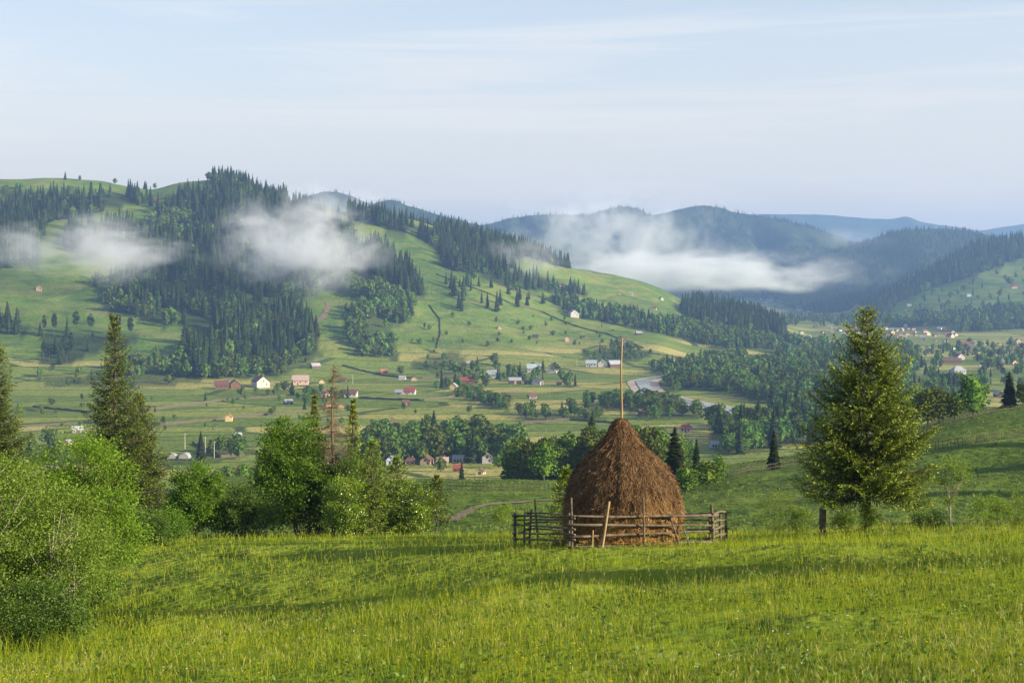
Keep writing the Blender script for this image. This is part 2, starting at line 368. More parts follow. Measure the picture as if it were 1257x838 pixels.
# ------------------------------------------------------------------ woodland stands, as areas of the terrain
# kind: s spruce, b broadleaf ; polygon given where the trunks stand ; density trees per hectare
STANDS = [
 # name, kinds (spruce share), polygon, ymin, ymax, density, (hmin,hmax), label
 ('dark spruce in the upper wood above the left fog patch', 1.0, [(-80,252),(0,256),(30,252),(60,247),(120,241),(180,242),(197,250),(140,254),(112,268),(60,272),(52,292),(46,326),(0,330),(-80,335)], 1500, 2045, 142, (18,28)),
 ('tall spruce in the dense wood between the two fog patches', .96, [(200,252),(225,243),(245,236),(300,232),(350,246),(400,262),(425,275),(442,302),(472,332),(482,352),(400,348),(335,368),(250,352),(180,342),(150,312),(100,316),(80,302),(85,277),(140,276),(190,290),(240,290),(240,262),(190,262)], 1450, 2045, 142, (18,28)),
 ('spruce on the wooded round summit of the left hill', .85, [(250,217),(270,214),(300,216),(340,234),(352,246),(300,234),(262,226)], 1850, 2120, 180, (13,22)),
 ('leafy tree in the bright green patch inside the upper spruce wood', .0, [(188,264),(215,262),(242,268),(238,288),(200,288),(185,276)], 1500, 2045, 195, (10,16)),
 ('spruce in the lower dark wood under the fog, above the farms', .8, [(115,350),(165,340),(240,350),(330,372),(380,390),(393,422),(385,434),(350,444),(330,458),(230,464),(224,432),(235,402),(200,402),(160,388),(130,382)], 1130, 1720, 105, (18,28)),
 ('leafy tree along the foot of the lower dark wood', .0, [(140,452),(230,440),(330,450),(380,428),(395,436),(345,462),(230,468),(150,464)], 1100, 1500, 105, (9,16)),
 ('leafy tree in the wood below the right fog patch', .05, [(330,348),(400,338),(462,352),(475,372),(455,372),(410,352),(380,368),(350,374)], 1350, 1800, 165, (10,17)),
 ('spruce in the sharp edged stand right of the fog patch', 1.0, [(448,300),(470,306),(500,330),(524,360),(505,368),(480,350),(450,334)], 1450, 2000, 180, (20,29)),
 ('spruce of the long wood along the crest of the sunny spur', .97, [(422,259),(500,275),(560,286),(630,304),(700,325),(728,333),(690,328),(645,316),(622,335),(575,337),(545,328),(535,303),(510,289),(440,272)], 1700, 2240, 165, (18,27)),
 ('leafy tree in the round grove on the lower sunny slope', .0, [(422,385),(440,378),(465,382),(478,402),(488,432),(478,440),(440,438),(425,418)], 1220, 1600, 150, (10,17)),
 ('leafy tree in the belt under the sharp edged spruce stand', .1, [(455,350),(480,358),(508,370),(505,398),(478,398),(462,378)], 1300, 1800, 165, (10,17)),
 ('spruce standing loose on the open sunny slope', 1.0, [(540,350),(575,340),(625,345),(650,352),(680,372),(668,384),(640,376),(610,384),(560,384),(542,376)], 1400, 2000, 18, (16,26)),
 ('spruce at the upper edge of the sunny slope near the fog foot', .9, [(585,336),(640,334),(690,350),(720,362),(700,366),(640,352),(600,348)], 1500, 2150, 42, (14,22)),
 ('tree of the long belt running down the spur to the river', .3, [(675,366),(720,374),(780,386),(835,400),(900,420),(960,426),(955,433),(890,430),(820,412),(760,398),(700,388)], 1500, 2240, 150, (9,15)),
 ('spruce in the dark wood at the tip of the spur', .92, [(836,378),(870,370),(910,378),(950,396),(966,412),(940,417),(900,410),(860,402),(840,394)], 1550, 2255, 195, (17,28)),
 ('leafy tree under the dark wood at the tip of the spur', .05, [(838,396),(870,404),(915,413),(970,416),(985,425),(940,430),(890,422),(840,408)], 1450, 2240, 195, (9,15)),
 ('tall spruce of the loose grove on the left slope', .85, [(-60,392),(10,396),(36,402),(30,412),(-60,408)], 1150, 1700, 105, (16,24)),
 ('slender pine of the row across the left pasture', .7, [(40,404),(110,408),(150,408),(170,418),(150,430),(118,432),(95,444),(62,452),(45,440),(60,424)], 1130, 1700, 50, (16,25)),
 ('leafy bush at the bottom of the left pasture', .1, [(40,462),(160,455),(225,462),(215,474),(60,474)], 1100, 1400, 35, (4,9)),
 ('spruce on the dark hill right of the valley', .95, [(1052,386),(1075,372),(1100,356),(1150,328),(1190,304),(1230,297),(1330,290),(1420,285),(1420,314),(1257,317),(1194,340),(1144,354),(1100,372),(1085,394)], 2300, 3420, 105, (20,30)),
 ('tree in the wooded band below the dark right hill', .5, [(1085,396),(1130,388),(1190,382),(1257,378),(1420,375),(1420,405),(1257,404),(1180,408),(1110,406)], 2100, 2800, 105, (12,20)),
 ('tree dotted over the meadow of the right hill', .4, [(1100,372),(1150,356),(1200,343),(1257,322),(1420,318),(1420,372),(1257,376),(1180,380),(1110,388)], 2200, 3300, 6, (9,16)),
 ('tree of the grove behind the far village', .5, [(940,392),(1010,388),(1080,390),(1090,398),(1040,402),(990,398),(945,404)], 2200, 3300, 27, (11,18)),
 ('leafy tree of the flood plain wood by the river', .06, [(800,452),(850,446),(905,438),(965,432),(1000,440),(1010,462),(1000,490),(960,496),(925,494),(905,486),(860,478),(815,482),(790,478),(805,466)], 950, 1850, 160, (8,14)),
 ('leafy tree of the willow belt on the near river bank', .04, [(716,496),(760,492),(850,496),(868,500),(860,515),(800,516),(760,505),(720,505)], 850, 1100, 150, (7,12)),
 ('tree of the wood between the river and the lone spruce', .25, [(905,512),(960,505),(1010,500),(1020,530),(1010,545),(960,548),(895,560),(870,552),(868,530),(885,520)], 560, 1000, 150, (9,17)),
 ('leafy tree of the copse among the far right fields', .15, [(985,424),(1060,416),(1115,424),(1135,446),(1110,474),(1060,500),(1010,500),(1000,450)], 780, 1900, 120, (8,15)),
 ('tree in the belt behind the right hillside trees', .3, [(1100,478),(1140,470),(1170,476),(1190,490),(1160,500),(1110,500)], 700, 1100, 165, (10,18)),
 ('tree along the lanes of the right hand village', .25, [(1110,436),(1165,424),(1250,424),(1330,426),(1330,486),(1257,488),(1215,480),(1130,470)], 900, 1900, 22, (7,12)),
 ('tree of the wooded belt behind the haystack', .03, [(632,622),(700,622),(780,622),(836,616),(842,590),(760,586),(632,590)], 330, 500, 195, (10,15.5)),
 ('leafy tree of the belt behind the lower village', .05, [(440,570),(640,568),(640,548),(440,548)], 640, 900, 180, (11,17)),
 ('tree in the gardens of the lower village', .2, [(470,590),(620,590),(620,572),(470,572)], 540, 680, 14, (4,8)),
 ('tree of the belt below the village on the left', .1, [(200,622),(390,622),(470,622),(470,590),(200,595)], 400, 540, 50, (7,12)),
 ('leafy tree of the hedgerow slanting past the meadow sheds', .0, [(566,478),(580,480),(625,498),(622,504),(602,500),(564,486)], 900, 1250, 195, (6,9)),
 ('leafy tree of the hedgerow in front of the long pale meadow', .05, [(636,506),(660,504),(745,512),(745,517),(690,517),(638,514)], 850, 1000, 165, (6,10)),
 ('leafy tree of the broken hedge under the orange cottages', .03, [(455,536),(500,532),(560,531),(600,533),(600,542),(540,545),(470,545)], 690, 900, 165, (6,11)),
 ('tree of the hedgerow beyond the left spruces', .08, [(0,555),(60,548),(140,556),(230,556),(300,548),(320,556),(240,572),(120,572),(0,572)], 600, 800, 68, (6,11)),
 ('tree among the gardens of the sunny farms', .1, [(290,482),(330,476),(400,474),(450,474),(450,482),(400,500),(340,486),(300,490)], 1000, 1250, 27, (6,10)),
 ('tree among the gardens of the white farms by the slope', .25, [(520,470),(580,452),(640,452),(700,455),(700,474),(630,476),(540,484)], 1100, 1500, 25, (6,12)),
 ('tree round the white farms near the river bend', .2, [(715,432),(770,424),(800,432),(800,440),(745,446),(720,444)], 1250, 1600, 56, (6,11)),
 ('leafy bush on the open sunny slope', .0, [(500,405),(560,385),(640,388),(720,395),(780,415),(740,430),(690,436),(600,430),(505,440)], 1250, 1800, 12, (2.5,7)),
 ('leafy bush along the hedges of the valley meadows', .05, [(0,490),(240,484),(470,500),(640,500),(760,484),(770,492),(700,500),(640,528),(470,515),(240,540),(0,540)], 750, 1150, 10, (2,6)),
 ('spruce of the broken row under the crest of the bare left ridge', .8, [(0,232),(60,232),(110,236),(150,238),(150,241),(60,247),(0,246)], 1600, 2045, 43, (10,18)),
 ('leafy bush in the gully at the edge of the round grove', .0, [(505,445),(560,430),(580,448),(560,456),(510,455)], 1200, 1500, 50, (5,9)),
]
RIVER_PX = [(1050, 2300), (1040, 2000), (1012, 1750), (965, 1560), (905, 1420), (832, 1295), (789, 1200), (796, 1110), (840, 1020), (888, 955), (930, 890), (1010, 830), (1120, 790), (1300, 760), (1700, 730)]
CLEAR = [[(198, 556), (246, 556), (246, 625), (198, 625)], [(70, 526), (120, 526), (120, 570), (70, 570)], [(1080, 402), (1180, 400), (1180, 424), (1080, 424)], [(1155, 440), (1200, 440), (1200, 476), (1155, 476)], [(985, 368), (1065, 368), (1065, 392), (985, 392)],[(770, 452), (812, 456), (808, 482), (770, 484)], [(868, 490), (912, 492), (912, 522), (872, 522)], [(918, 428), (955, 430), (955, 446), (918, 446)], [(828, 512), (862, 512), (862, 548), (828, 548)], [(866, 536), (892, 536), (892, 562), (866, 562)],
 [(300, 560), (336, 560), (336, 600), (300, 600)], [(185, 240), (203, 240), (203, 256), (185, 256)], [(1212, 475), (1240, 475), (1240, 495), (1212, 495)]]
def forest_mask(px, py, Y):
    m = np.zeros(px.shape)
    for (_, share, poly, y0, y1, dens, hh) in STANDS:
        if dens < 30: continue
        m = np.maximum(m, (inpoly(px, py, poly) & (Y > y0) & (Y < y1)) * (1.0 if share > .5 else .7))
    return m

# ground material: grass types, parcels of the valley, forest floor, bare soil
m, nt, out = newmat('ground_cover'); g = NT(nt)
geo = g.n('ShaderNodeNewGeometry'); P = geo.outputs['Position']
at_ = g.n('ShaderNodeAttribute', attribute_name='cover')
sep = g.n('ShaderNodeSeparateColor'); g.l(at_.outputs['Color'], sep.inputs[0])
fo, va, ne = sep.outputs[0], sep.outputs[1], sep.outputs[2]
warp = g.n('ShaderNodeTexNoise'); warp.inputs['Scale'].default_value = .006; g.l(P, warp.inputs['Vector'])
wv = g.n('ShaderNodeVectorMath', operation='MULTIPLY_ADD'); g.l(warp.outputs['Color'], wv.inputs[0]); wv.inputs[1].default_value = (40, 40, 0); g.l(P, wv.inputs[2])
v2 = g.mapping(wv.outputs[0], (.0085, .024, 0), (0, 0, R(14)))
vor = g.n('ShaderNodeTexVoronoi', voronoi_dimensions='2D'); vor.inputs['Scale'].default_value = 1; vor.inputs['Randomness'].default_value = .8; g.l(v2, vor.inputs['Vector'])
sc_ = g.n('ShaderNodeSeparateColor'); g.l(vor.outputs['Color'], sc_.inputs[0])
parcel = g.ramp(sc_.outputs[0], [(0, (.105, .15, .024)), (.2, (.175, .205, .042)), (.4, (.255, .245, .07)), (.58, (.135, .18, .03)), (.74, (.30, .28, .09)), (.88, (.155, .195, .036))], 'CONSTANT')
vd = g.n('ShaderNodeTexVoronoi', voronoi_dimensions='2D', feature='DISTANCE_TO_EDGE'); vd.inputs['Scale'].default_value = 1; vd.inputs['Randomness'].default_value = .8; g.l(v2, vd.inputs['Vector'])
edge = g.ramp(vd.outputs['Distance'], [(.02, (1, 1, 1)), (.045, (0, 0, 0))])
n_big = g.noise(P, .006, 4, .6); n_mid = g.noise(P, .045, 4, .6); n_sm = g.noise(P, .35, 4, .65); n_fine = g.noise(P, 4.0, 3, .7)
parcel = g.mix(edge, parcel, (.05, .075, .02))
hillc = g.ramp(n_big, [(.3, (.062, .115, .018)), (.5, (.105, .17, .024)), (.7, (.18, .215, .045))])
hillc = g.mix(g.ramp(n_mid, [(.45, (0, 0, 0)), (.7, (.75, .75, .75))]), hillc, (.045, .08, .022))
wvz = g.mapping(P, (.02, .02, .16)); hillc = g.mix(g.ramp(g.noise(wvz, 1.0, 4, .6), [(.50, (0, 0, 0)), (.60, (.55, .55, .55))]), hillc, (.17, .18, .055))
vh = g.n('ShaderNodeTexVoronoi', voronoi_dimensions='2D'); vh.inputs['Scale'].default_value = 1; g.l(g.mapping(wv.outputs[0], (.012, .007, 0), (0, 0, R(-25))), vh.inputs['Vector'])
sh_ = g.n('ShaderNodeSeparateColor'); g.l(vh.outputs['Color'], sh_.inputs[0])
hillc = g.mix(.55, hillc, g.mix(1.0, hillc, g.ramp(sh_.outputs[0], [(0, (.62, .72, .6)), (.3, (1, 1, 1)), (.55, (1.35, 1.2, 1.2)), (.8, (.8, .9, .8))], 'CONSTANT'), 'MULTIPLY'))
sxp = g.n('ShaderNodeSeparateXYZ'); g.l(P, sxp.inputs[0])
past = g.ramp(n_mid, [(.3, (.06, .105, .014)), (.55, (.085, .13, .02)), (.75, (.15, .165, .04))])
hillc = g.mix(g.ramp(g.math('MULTIPLY', sxp.outputs[1], .001), [(.36, (1, 1, 1)), (.5, (0, 0, 0))]), hillc, past)
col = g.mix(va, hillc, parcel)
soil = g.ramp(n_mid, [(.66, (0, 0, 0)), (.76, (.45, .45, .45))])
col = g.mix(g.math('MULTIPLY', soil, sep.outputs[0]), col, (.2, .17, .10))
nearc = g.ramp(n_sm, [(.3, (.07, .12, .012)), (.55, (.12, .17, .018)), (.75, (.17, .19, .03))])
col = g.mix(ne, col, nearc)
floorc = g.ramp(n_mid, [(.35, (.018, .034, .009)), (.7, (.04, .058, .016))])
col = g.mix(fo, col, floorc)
hs = g.mix(.35, col, g.mix(1.0, col, g.ramp(n_sm, [(.25, (.3, .35, .3)), (.75, (1.7, 1.65, 1.6))]), 'MULTIPLY'))
b = g.n('ShaderNodeBsdfPrincipled'); b.inputs['Roughness'].default_value = .95; b.inputs['Specular IOR Level'].default_value = .05
g.l(hs, b.inputs['Base Color'])
bp = g.n('ShaderNodeBump'); bp.inputs['Strength'].default_value = .6; bp.inputs['Distance'].default_value = 2.0
g.l(g.math('ADD', n_sm, g.math('MULTIPLY', n_mid, 3.0)), bp.inputs['Height']); g.l(bp.outputs[0], b.inputs['Normal'])
g.l(b.outputs[0], out.inputs[0])
M_GROUND = m

me = mesh_from('ground', TV, [TF], [M_GROUND], None, True)
pa_ = None
ca = me.color_attributes.new('cover', 'FLOAT_COLOR', 'POINT')
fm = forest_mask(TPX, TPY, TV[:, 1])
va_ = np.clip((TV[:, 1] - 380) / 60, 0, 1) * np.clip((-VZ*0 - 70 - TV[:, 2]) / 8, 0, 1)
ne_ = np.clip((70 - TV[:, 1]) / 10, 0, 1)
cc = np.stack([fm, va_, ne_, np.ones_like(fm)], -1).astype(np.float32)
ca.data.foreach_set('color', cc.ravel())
tag(obj('ground', me), 'green meadow slope running down into the broad farmed valley', 'ground', kind='structure')

# ------------------------------------------------------------------ far ridges
M_FAR = mat_simple('far_forest_cover', (.018, .032, .014), (.045, .065, .022), .012, 1.0, spec=.0)
def ridge(name, tops, Y, base=-95, front=1100, back=1500, seed=0, label='', mat=None, amp=.10):
    T = np.array(tops, float)
    pxs = np.arange(T[0, 0], T[-1, 0] + .1, 4.0)
    zt = -(pchip(T[:, 0], T[:, 1], pxs) - HY) / F * Y
    zt = zt + 2.5 * fbm(pxs / 9, pxs * 0 + seed, seed, 3)
    v = np.concatenate([np.linspace(-1, 0, 46), np.linspace(0, 1, 14)[1:]])
    X = (pxs[:, None] - CX) / F * (Y + np.where(v < 0, v * front, v * back)[None, :] * 0 + Y*0) + 0 * v[None, :]
    YY = Y + np.where(v < 0, v * front, v * back)[None, :] + 0 * X
    prof = np.where(v < 0, (1 + v) ** 1.25, (1 - v) ** 1.1)[None, :]
    X = (pxs[:, None] - CX) / F * Y + 0 * YY
    Z = base + (zt[:, None] - base) * prof
    # spurs and gullies, zero at the skyline
    gul = np.minimum(np.abs(fbm(X / 420, YY / 900, seed + 5, 4)) * 2 - .55, .04)
    Z = Z + (zt[:, None] - base) * amp * 2.2 * gul * (prof * (1 - prof) * 4) * (v < 0)[None, :]
    a, b_ = X.shape
    i = np.arange(a * b_).reshape(a, b_)
    Fq = np.stack([i[:-1, :-1], i[1:, :-1], i[1:, 1:], i[:-1, 1:]], -1).reshape(-1, 4)
    o = obj(name, mesh_from(name, np.stack([X, YY, Z], -1).reshape(-1, 3), [Fq], [mat or M_FAR], None, True))
    tag(o, label, 'hill', kind='structure')
    return X, YY, Z
R1 = ridge('hills', [(300,285),(340,262),(362,248),(378,241),(402,235),(430,240),(455,250),(478,245),(500,252),(540,264),(590,276),(640,287),(700,300),(760,330)], 4300, seed=31, label='blue wooded ridge showing behind the left hill')
R2 = ridge('hills', [(520,300),(560,287),(600,275),(640,266),(690,263),(720,264),(740,258),(768,254),(785,258),(800,264),(830,258),(862,252),(880,254),(900,260),(940,266),(1000,280),(1030,290),(1070,306),(1110,335)], 5300, seed=47, label='long blue forested mountain across the head of the valley', front=1300, amp=.34)
R4 = ridge('hills', [(930,352),(960,336),(990,321),(1030,306),(1070,293),(1110,283),(1150,281),(1190,284),(1230,293),(1300,303),(1400,320)], 4350, seed=59, label='blue green ridge closing the valley on the right', front=1000, amp=.26)
R3 = ridge('hills', [(860,268),(910,264),(950,263),(1000,263),(1050,267),(1090,269),(1112,266),(1130,272),(1190,281),(1240,290),(1300,300)], 9000, seed=71, label='palest far ridge under the sky', front=2000)
R5 = ridge('hills', [(1150,296),(1200,284),(1230,279),(1257,275),(1300,270),(1400,262),(1500,262)], 9600, seed=83, label='pale far ridge at the right end of the skyline', front=2000)

# ------------------------------------------------------------------ air
def haze(D):
    mb = MB(); mb.box((0, 5000, 140), (16000, 11600, 2*0 + 620)); 
    m, nt, out = newmat('thin_air'); g = NT(nt)
    pv = g.n('ShaderNodeVolumePrincipled')
    pv.inputs['Density'].default_value = D; pv.inputs['Color'].default_value = (.25, .43, .82, 1)
    pv.inputs['Anisotropy'].default_value = .1
    g.l(pv.outputs[0], out.inputs['Volume'])
    tag(mb.build('haze', [m]), 'thin blue morning haze filling the valley air', 'haze', kind='stuff')
haze(1.3e-4)
# ------------------------------------------------------------------ tree builders
M_BARK = mat_simple('bark', (.05, .038, .028), (.13, .10, .075), 9, .95, (1, 1, .25), .6)
M_BARK_PALE = mat_simple('pale_bark', (.16, .14, .11), (.34, .31, .26), 14, .9, (1, 1, .5), .4)
M_BARK_FAR = mat_simple('far_bark', (.06, .05, .04), (.12, .10, .08), 2, .95)

def mat_far(name, dark, light, stuff):
    m, nt, out = newmat(name); g = NT(nt)
    ge = g.n('ShaderNodeNewGeometry')
    col = g.ramp(ge.outputs['Random Per Island'], [(0, dark), (1, light)])
    if stuff:
        a = g.n('ShaderNodeAttribute', attribute_name='tint'); r = a.outputs['Fac']
    else:
        r = g.n('ShaderNodeObjectInfo').outputs['Random']
    hs = g.n('ShaderNodeHueSaturation')
    g.l(g.math('ADD', g.math('MULTIPLY', r, .06), .465), hs.inputs['Hue'])
    g.l(g.math('ADD', g.math('MULTIPLY', r, .8), .62), hs.inputs['Value'])
    g.l(col, hs.inputs['Color'])
    b = g.n('ShaderNodeBsdfDiffuse'); g.l(hs.outputs[0], b.inputs['Color'])
    t = g.n('ShaderNodeBsdfTranslucent'); g.l(hs.outputs[0], t.inputs['Color'])
    mx = g.n('ShaderNodeMixShader'); mx.inputs[0].default_value = .22
    g.l(b.outputs[0], mx.inputs[1]); g.l(t.outputs[0], mx.inputs[2]); g.l(mx.outputs[0], out.inputs[0])
    return m
SPD, SPL = (.014, .027, .009), (.045, .068, .018)
LFD, LFL = (.040, .078, .014), (.12, .19, .028)
M_SP_I = mat_far('far_spruce_needles', SPD, SPL, False); M_SP_S = mat_far('far_spruce_needles_mass', SPD, SPL, True)
M_LF_I = mat_far('far_leaves', LFD, LFL, False); M_LF_S = mat_far('far_leaves_mass', LFD, LFL, True)

def rot_from(d, roll):
    """unit frames (along, side, normal) for directions d and roll angles"""
    d = d / (np.linalg.norm(d, axis=1)[:, None] + 1e-9)
    ref = np.where(np.abs(d[:, 2:3]) < .95, np.array([[0, 0, 1.0]]), np.array([[1.0, 0, 0]]))
    s = np.cross(d, ref); s /= np.linalg.norm(s, axis=1)[:, None] + 1e-9
    n = np.cross(s, d)
    c, si = np.cos(roll)[:, None], np.sin(roll)[:, None]
    return d, s * c + n * si, n * c - s * si
def kites(P, d, L, Wd, roll, fold=0.0):
    """leaf shaped quads: base at P, length L along d"""
    a, s, n = rot_from(d, roll)
    L = np.broadcast_to(L, (len(P),))[:, None]; Wd = np.broadcast_to(Wd, (len(P),))[:, None]
    m_ = P + a * L * .45
    V = np.stack([P, m_ + s * Wd / 2 + n * fold * Wd, P + a * L, m_ - s * Wd / 2 + n * fold * Wd], 1).reshape(-1, 3)
    return V, np.arange(len(P) * 4).reshape(-1, 4)

def spruce_far(seed, layers, spikes, slim=.17, bare=.06):
    r = np.random.default_rng(seed); P = []; D = []; L = []; Wd = []
    for k in range(layers):
        t = (k + .4 * r.random()) / layers
        z = bare + (1 - bare) * t
        rad = slim * (1 - t) ** .85 * (.8 + .4 * r.random()) + .012
        a = np.linspace(0, 2*np.pi, spikes, endpoint=False) + r.random() * 6 + .25 * r.standard_normal(spikes)
        ln = rad * (.8 + .5 * r.random(spikes))
        dz = -.35 - .35 * r.random(spikes) + .5 * t
        P.append(np.stack([0*a, 0*a, np.full(spikes, z + .05 * (1-t)) + .015 * r.standard_normal(spikes)], -1))
        D.append(np.stack([np.cos(a), np.sin(a), dz], -1)); L.append(ln * 1.15); Wd.append(ln * (.9 + .3 * r.random(spikes)) + .02)
    P = np.concatenate(P); D = np.concatenate(D); L = np.concatenate(L); Wd = np.concatenate(Wd)
    V, Fq = kites(P, D, L, Wd, .25 * r.standard_normal(len(P)), -.12)
    V2, F2 = kites(np.array([[0, 0, .91], [0, 0, .91]]), np.array([[0, 0, 1.], [0, .02, 1.]]), .09, .035, np.array([0., 1.5]))
    Vt, Ft = tube([(0, 0, -.03), (0, 0, .4), (0, 0, .93)], [.014, .010, .002], 4)
    Vc, Fc = tube([(0, 0, bare + .04), (0, 0, bare + .12), (0, 0, .55), (0, 0, .97)], [slim * .25, slim * .72, slim * .42, .008], 6, .15, seed)
    return [(Vt, Ft, 0), (V, Fq, 1), (V2, F2, 1), (Vc, Fc, 1)]
def pine_far(seed, n=60):
    r = np.random.default_rng(seed)
    t = r.random(n); z = .42 + .56 * t
    a = r.random(n) * 2 * np.pi; rad = .10 * np.sin(np.pi * (.15 + .82 * t)) ** .8
    D = np.stack([np.cos(a), np.sin(a), -.1 + .3 * r.standard_normal(n)], -1)
    P = np.stack([0*a, 0*a, z], -1) + D * rad[:, None] * .2
    V, Fq = kites(P, D, rad * 1.3, rad * 1.0, r.random(n) * 3, -.1)
    Vt, Ft = tube([(0, 0, -.03), (.01, 0, .45), (0, .01, .95)], [.010, .008, .002], 4)
    return [(Vt, Ft, 0), (V, Fq, 1)]
def leafy_far(seed, n, lobes=7, wide=.36, low=.12, leaf=.13, core=True):
    """unit-height broadleaf: lumpy lobes of leaf clumps round a dark inner mass"""
    r = np.random.default_rng(seed); out_ = []
    C = []; Rr = []
    for k in range(lobes):
        t = (k + .5) / lobes; z = low + .22 + (.80 - low - .22) * t + .05 * r.standard_normal()
        a = k * 2.4 + r.random(); q = wide * (.55 - .45 * abs(t - .35)) * (.7 + .5 * r.random())
        C.append((q * math.cos(a), q * math.sin(a), z)); Rr.append(wide * (.52 + .22 * r.random()) * (1.05 - .45 * t))
    C = np.array(C); Rr = np.array(Rr)
    k = r.integers(0, lobes, n)
    d = r.standard_normal((n, 3)); d /= np.linalg.norm(d, axis=1)[:, None]; d[:, 2] = d[:, 2] * .9 + .1
    P = C[k] + d * Rr[k][:, None] * (.72 + .36 * r.random(n))[:, None]
    P[:, 2] = np.clip(P[:, 2], low * .6, 1.0)
    D = d + .8 * r.standard_normal((n, 3)); D[:, 2] -= .3
    s = leaf * (.6 + .8 * r.random(n))
    V, Fq = kites(P - D / np.linalg.norm(D, axis=1)[:, None] * s[:, None] * .5, D, s, s * .8, r.random(n) * 6.28, .12)
    Vt, Ft = tube([(0, 0, -.04), (.01, .01, low + .1), (0, 0, .62)], [.022, .017, .005], 4)
    out_ += [(Vt, Ft, 0), (V, Fq, 1)]
    for j in range(min(5, lobes)):
        c = C[j]; Vl, Fl = tube([(0, 0, low + .05), tuple(np.array([c[0]*.5, c[1]*.5, (low + c[2]) / 2])), tuple(c)], [.010, .007, .003], 4)
        out_.append((Vl, Fl, 0))
    if core:
        a = np.linspace(0, 2*np.pi, 7)[:-1]
        ring = lambda z, q: np.stack([q*np.cos(a), q*np.sin(a), np.full(6, z)], -1)
        Vc = np.concatenate([ring(low + .08, wide*.25), ring(low + .3, wide*.5), ring(.7, wide*.42), ring(.86, wide*.12)])
        Fc = np.array([[b*6+i, b*6+(i+1) % 6, b*6+6+(i+1) % 6, b*6+6+i] for b in range(3) for i in range(6)])
        out_.append((Vc, Fc, 1))
    return out_
def pieces_mesh(name, pieces, mats, only=None):
    mb = MB()
    for V, Fq, mi in pieces:
        if only is None or mi == only: mb.add(V, Fq, 0 if only is not None else mi)
    return mb.data(name, mats)

SPR = {2: [spruce_far(100 + i, 12, 10, .15 + .02 * (i % 4), .05 + .03 * (i % 3)) for i in range(6)],
       3: [spruce_far(200 + i, 9, 7, .14 + .02 * (i % 4), .05) for i in range(8)],
       1: [spruce_far(300 + i, 26, 16, .16 + .025 * (i % 3), .05) for i in range(4)],
       4: [spruce_far(400 + i, 5, 5, .17, .04) for i in range(4)]}
PIN = [pine_far(500 + i, 110) for i in range(4)]
LEA = {1: [leafy_far(600 + i, 1500, 12, .30 + .04 * (i % 3), .08, .055) for i in range(6)],
       2: [leafy_far(700 + i, 420, 9, .30 + .05 * (i % 4), .08, .10) for i in range(6)],
       3: [leafy_far(800 + i, 130, 7, .30 + .05 * (i % 4), .06, .17) for i in range(8)]}
def lod(Y): return 1 if Y < 520 else (2 if Y < 1150 else 3)

# scatter the stands
TREES = []   # X, Y, z, h, kind, stand index
for si, (lab, share, poly, y0, y1, dens, hh) in enumerate(STANDS):
    P = np.array(poly, float); a0, a1 = P[:, 0].min(), P[:, 0].max()
    area = (a1 - a0) / F * (y1**2 - y0**2) / 2
    n = int(dens / 1e4 * area)
    r = np.random.default_rng(900 + si)
    px = a0 + (a1 - a0) * r.random(n); Y = np.sqrt(y0**2 + (y1**2 - y0**2) * r.random(n)); X = (px - CX) / F * Y
    z = ground(X, Y); ppx, ppy = proj(X, Y, z)
    ok = inpoly(ppx, ppy, poly)
    for c in CLEAR: ok &= ~inpoly(ppx, ppy, c)
    rx = np.interp(Y, [q[1] for q in RIVER_PX[::-1]], [(q[0] - CX) / F * q[1] for q in RIVER_PX[::-1]])
    ok &= (np.abs(X - rx) > np.where(Y > 1260, 11, 20)) | (Y < 740)
    # natural gaps
    ok &= fbm(X / 45, Y / 45, 40 + si, 3) > -.30
    X, Y, z = X[ok], Y[ok], z[ok]
    cell = .62 * math.sqrt(1e4 / dens); used = set(); keep = []
    for i in range(len(X)):
        c = (int(X[i] // cell), int(Y[i] // cell))
        if c in used: continue
        used.add(c); keep.append(i)
    for i in keep:
        u = r.random(); kd = 's' if r.random() < share else 'b'
        if 'pine' in lab and r.random() < .6: kd = 'p'
        h = hh[0] * .72 + (hh[1] * 1.04 - hh[0] * .72) * u ** .75
        if kd == 's' and share > .5 and r.random() < .10: kd = 'b'
        if kd == 'b' and share > .6: h *= .62
        if kd == 's' and share < .4: h *= 1.25
        TREES.append((X[i], Y[i], z[i], h, kd, si))
TREES.sort(key=lambda t: -t[3] / t[1])
print('trees scattered', len(TREES), {k: sum(t[4] == k for t in TREES) for k in 'sbp'})

